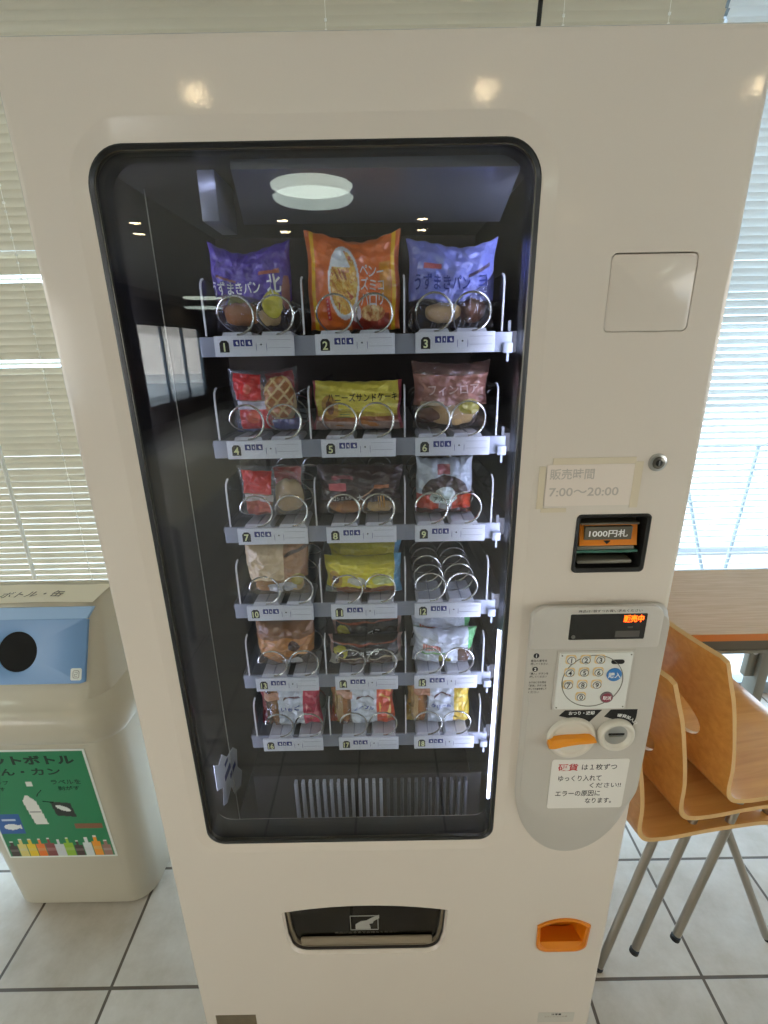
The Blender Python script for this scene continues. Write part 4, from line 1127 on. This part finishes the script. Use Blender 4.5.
# ------------------------------------------------------------------ stacked chairs
PROF = [(-.036, .812), (-.016, .752), (-.004, .718), (.007, .677), (.016, .636), (.024, .598), (.030, .561), (.0335, .53), (.034, .505), (.0345, .482), (.038, .464), (.047, .449), (.062, .440), (.10, .436), (.14, .437), (.19, .441), (.25, .443), (.30, .443), (.35, .440), (.385, .431), (.405, .420)]
import bisect
CL = [0.]
for p_, q_ in zip(PROF, PROF[1:]): CL.append(CL[-1]+math.dist(p_, q_))
def catmull(s):
    s = max(0, min(CL[-1]-1e-6, s)); i = bisect.bisect_right(CL, s)-1; t = (s-CL[i])/(CL[i+1]-CL[i])
    P = [PROF[max(0, i-1)], PROF[i], PROF[i+1], PROF[min(len(PROF)-1, i+2)]]
    return tuple(.5*((2*P[1][k])+(-P[0][k]+P[2][k])*t+(2*P[0][k]-5*P[1][k]+4*P[2][k]-P[3][k])*t*t+(-P[0][k]+3*P[1][k]-3*P[2][k]+P[3][k])*t**3) for k in (0, 1))
def chair():
    t = thing('stacking_chair', None, 'chair')
    NS, NW = 74, 44
    TOT = CL[-1]; V = []; hs, hry, hrs = .240, .116, .062
    def hw(s):
        w = .186+.014*min(1, s/TOT*1.2); r = .012+.028*(s/TOT)
        for d in (s, TOT-s):
            if d < r: w -= r-math.sqrt(max(0, r*r-(r-d)**2))
        return w
    def P(s, yv):
        x, z = catmull(s); k = max(0., 1-max(0, s-.22)/.16); u = yv/.2
        x -= .024*(1-min(1, u*u))*k
        z -= .010*(1-u*u)*(1-k)
        return (x, yv, z)
    idx = {}; S = []
    for j in range(NS+1):
        s = TOT*j/NS
        for i in range(NW+1):
            yv = hw(s)*(2*i/NW-1); S.append([s, yv])
    inside = [((s-hs)/hrs)**2+(yv/hry)**2 < 1 for s, yv in S]
    F = []
    for j in range(NS):
        for i in range(NW):
            q = (j*(NW+1)+i, j*(NW+1)+i+1, (j+1)*(NW+1)+i+1, (j+1)*(NW+1)+i)
            if sum(inside[k] for k in q) == 0: F.append(q)
    used = {}
    for q in F:
        for k in q: used[k] = used.get(k, 0)+1
    # snap rim of the hole to a clean ellipse
    for k, c in used.items():
        i, j = k % (NW+1), k//(NW+1)
        if 0 < i < NW and 0 < j < NS and c < 4:
            s, yv = S[k]; d = math.sqrt(((s-hs)/hrs)**2+(yv/hry)**2); S[k] = [hs+(s-hs)/d, yv/d]
    V = [P(s, yv) for s, yv in S]
    me = bpy.data.meshes.new('seat_shell'); me.from_pydata(V, [], F)
    bm = bmesh.new(); bm.from_mesh(me); bmesh.ops.delete(bm, geom=[v for v in bm.verts if not v.link_faces], context='VERTS'); bmesh.ops.recalc_face_normals(bm, faces=bm.faces[:])
    bm.to_mesh(me); bm.free()
    me.materials.append(WOODC); me.materials.append(WOODE); me.polygons.foreach_set('use_smooth', [True]*len(me.polygons))
    o = bpy.data.objects.new('seat_shell', me); C.objects.link(o); o.parent = t
    md = o.modifiers.new('s', 'SOLIDIFY'); md.thickness = .011; md.offset = 0; md.material_offset_rim = 1
    dg = bpy.context.evaluated_depsgraph_get(); m2 = bpy.data.meshes.new_from_object(o.evaluated_get(dg)); o.modifiers.clear(); o.data = m2
    m2.polygons.foreach_set('use_smooth', [True]*len(m2.polygons)); m2.set_sharp_from_angle(angle=math.radians(50))
    r = .0098
    for sy in (-1, 1):
        for (top, foot) in (((.108, sy*.165, .415), (-.0, sy*.192, .0)), ((.285, sy*.165, .418), (.478, sy*.20, .0))):
            b = MB(); tx, ty, tz = top; fx, fy, fz = foot
            d = Vector((fx-tx, fy-ty, fz-tz+.0)); p0 = Vector((tx+.05*(1 if fx < tx else -1), ty-.012*sy, tz+.002)); p1 = Vector((tx, ty, tz-.004)); 
            path = [p0, p0*.5+p1*.5, p1+Vector((d.x*.02, d.y*.02, -.006)), p1+d*.06]+[p1+d*q for q in (.15, .5, .97)]
            path = [tuple(p) for p in path]
            b.tube(path, r, CHLEG, 12); lg = b.build('leg', t)
            b = MB(); e_ = p1+d*.982; b.tube([tuple(e_), tuple(p1+d*1.005)], r+.0012, BLACK, 12); b.build('foot_cap', lg)
        b = MB(); b.tube([(.13, sy*.150, .417), (.20, sy*.150, .418), (.28, sy*.150, .419)], r*.85, CHLEG, 10); b.build('seat_frame', t)
    b = MB(); b.tube([(.16, -.152, .414), (.16, .152, .414)], r*.8, CHLEG, 10); b.tube([(.26, -.152, .419), (.26, .152, .419)], r*.8, CHLEG, 10); b.build('cross_bar', t)
    return t
ch = chair(); spots = [(.487, .325, 0.), (.573, .331, .056), (.668, .331, .104)]
LB = ['lowest wooden chair of the stack, its rear foot on the floor beside the machine', 'middle wooden chair in the stack of three beside the machine', 'topmost wooden chair in the stack of three, farthest right']
for i, (x, y, z) in enumerate(spots):
    c = ch if i == 0 else copy_tree(ch)
    c.location = (x, y, z); c.rotation_euler = (0, 0, math.radians(8)); c['label'] = LB[i]; c['group'] = 'stacked wooden chairs'

# ------------------------------------------------------------------ sky, sun, camera
w = bpy.data.worlds.new('sky'); sc.world = w; w.use_nodes = True; nt = w.node_tree
bg = nt.nodes['Background']
# sky: cool and bright beyond the front windows, a warm tint added on the other side for the room light
tc = nt.nodes.new('ShaderNodeTexCoord'); sp = nt.nodes.new('ShaderNodeSeparateXYZ'); cr = nt.nodes.new('ShaderNodeValToRGB')
cr.color_ramp.elements[0].position = .42; cr.color_ramp.elements[0].color = (.715, .672, .630, 1); cr.color_ramp.elements[1].position = .60; cr.color_ramp.elements[1].color = (.58, .78, 1.0, 1)
mr = nt.nodes.new('ShaderNodeMapRange'); mr.inputs[1].default_value = -1; mr.inputs[2].default_value = 1
nt.links.new(tc.outputs['Generated'], sp.inputs[0]); nt.links.new(sp.outputs['Y'], mr.inputs[0]); nt.links.new(mr.outputs[0], cr.inputs[0]); nt.links.new(cr.outputs[0], bg.inputs['Color'])
bg.inputs['Strength'].default_value = 7.4

cam = bpy.data.cameras.new('camera'); co = bpy.data.objects.new('camera', cam); C.objects.link(co); sc.camera = co
cam.sensor_fit = 'HORIZONTAL'; cam.sensor_width = 36; cam.lens = 490/768*36; cam.clip_start = .01
th, ro = math.radians(18.9484), math.radians(1.0438)
F3 = Vector((0, math.cos(th), -math.sin(th))); U0 = Vector((0, math.sin(th), math.cos(th))); R0 = Vector((1, 0, 0))
X_ = R0*math.cos(ro)-U0*math.sin(ro); Y_ = R0*math.sin(ro)+U0*math.cos(ro)
M = Matrix.Identity(4)
for k in range(3): M[k][0] = X_[k]; M[k][1] = Y_[k]; M[k][2] = -F3[k]; M[k][3] = (-.009, -.663, 1.51)[k]
co.matrix_world = M

sc.view_settings.view_transform = 'Standard'; sc.view_settings.look = 'None'; sc.view_settings.gamma = 1; sc.view_settings.use_curve_mapping = False
sc.view_settings.exposure = 0.25
cy = sc.cycles
cy.transparent_max_bounces = 40; cy.max_bounces = 10; cy.glossy_bounces = 5; cy.use_denoising = True; cy.sample_clamp_indirect = 8
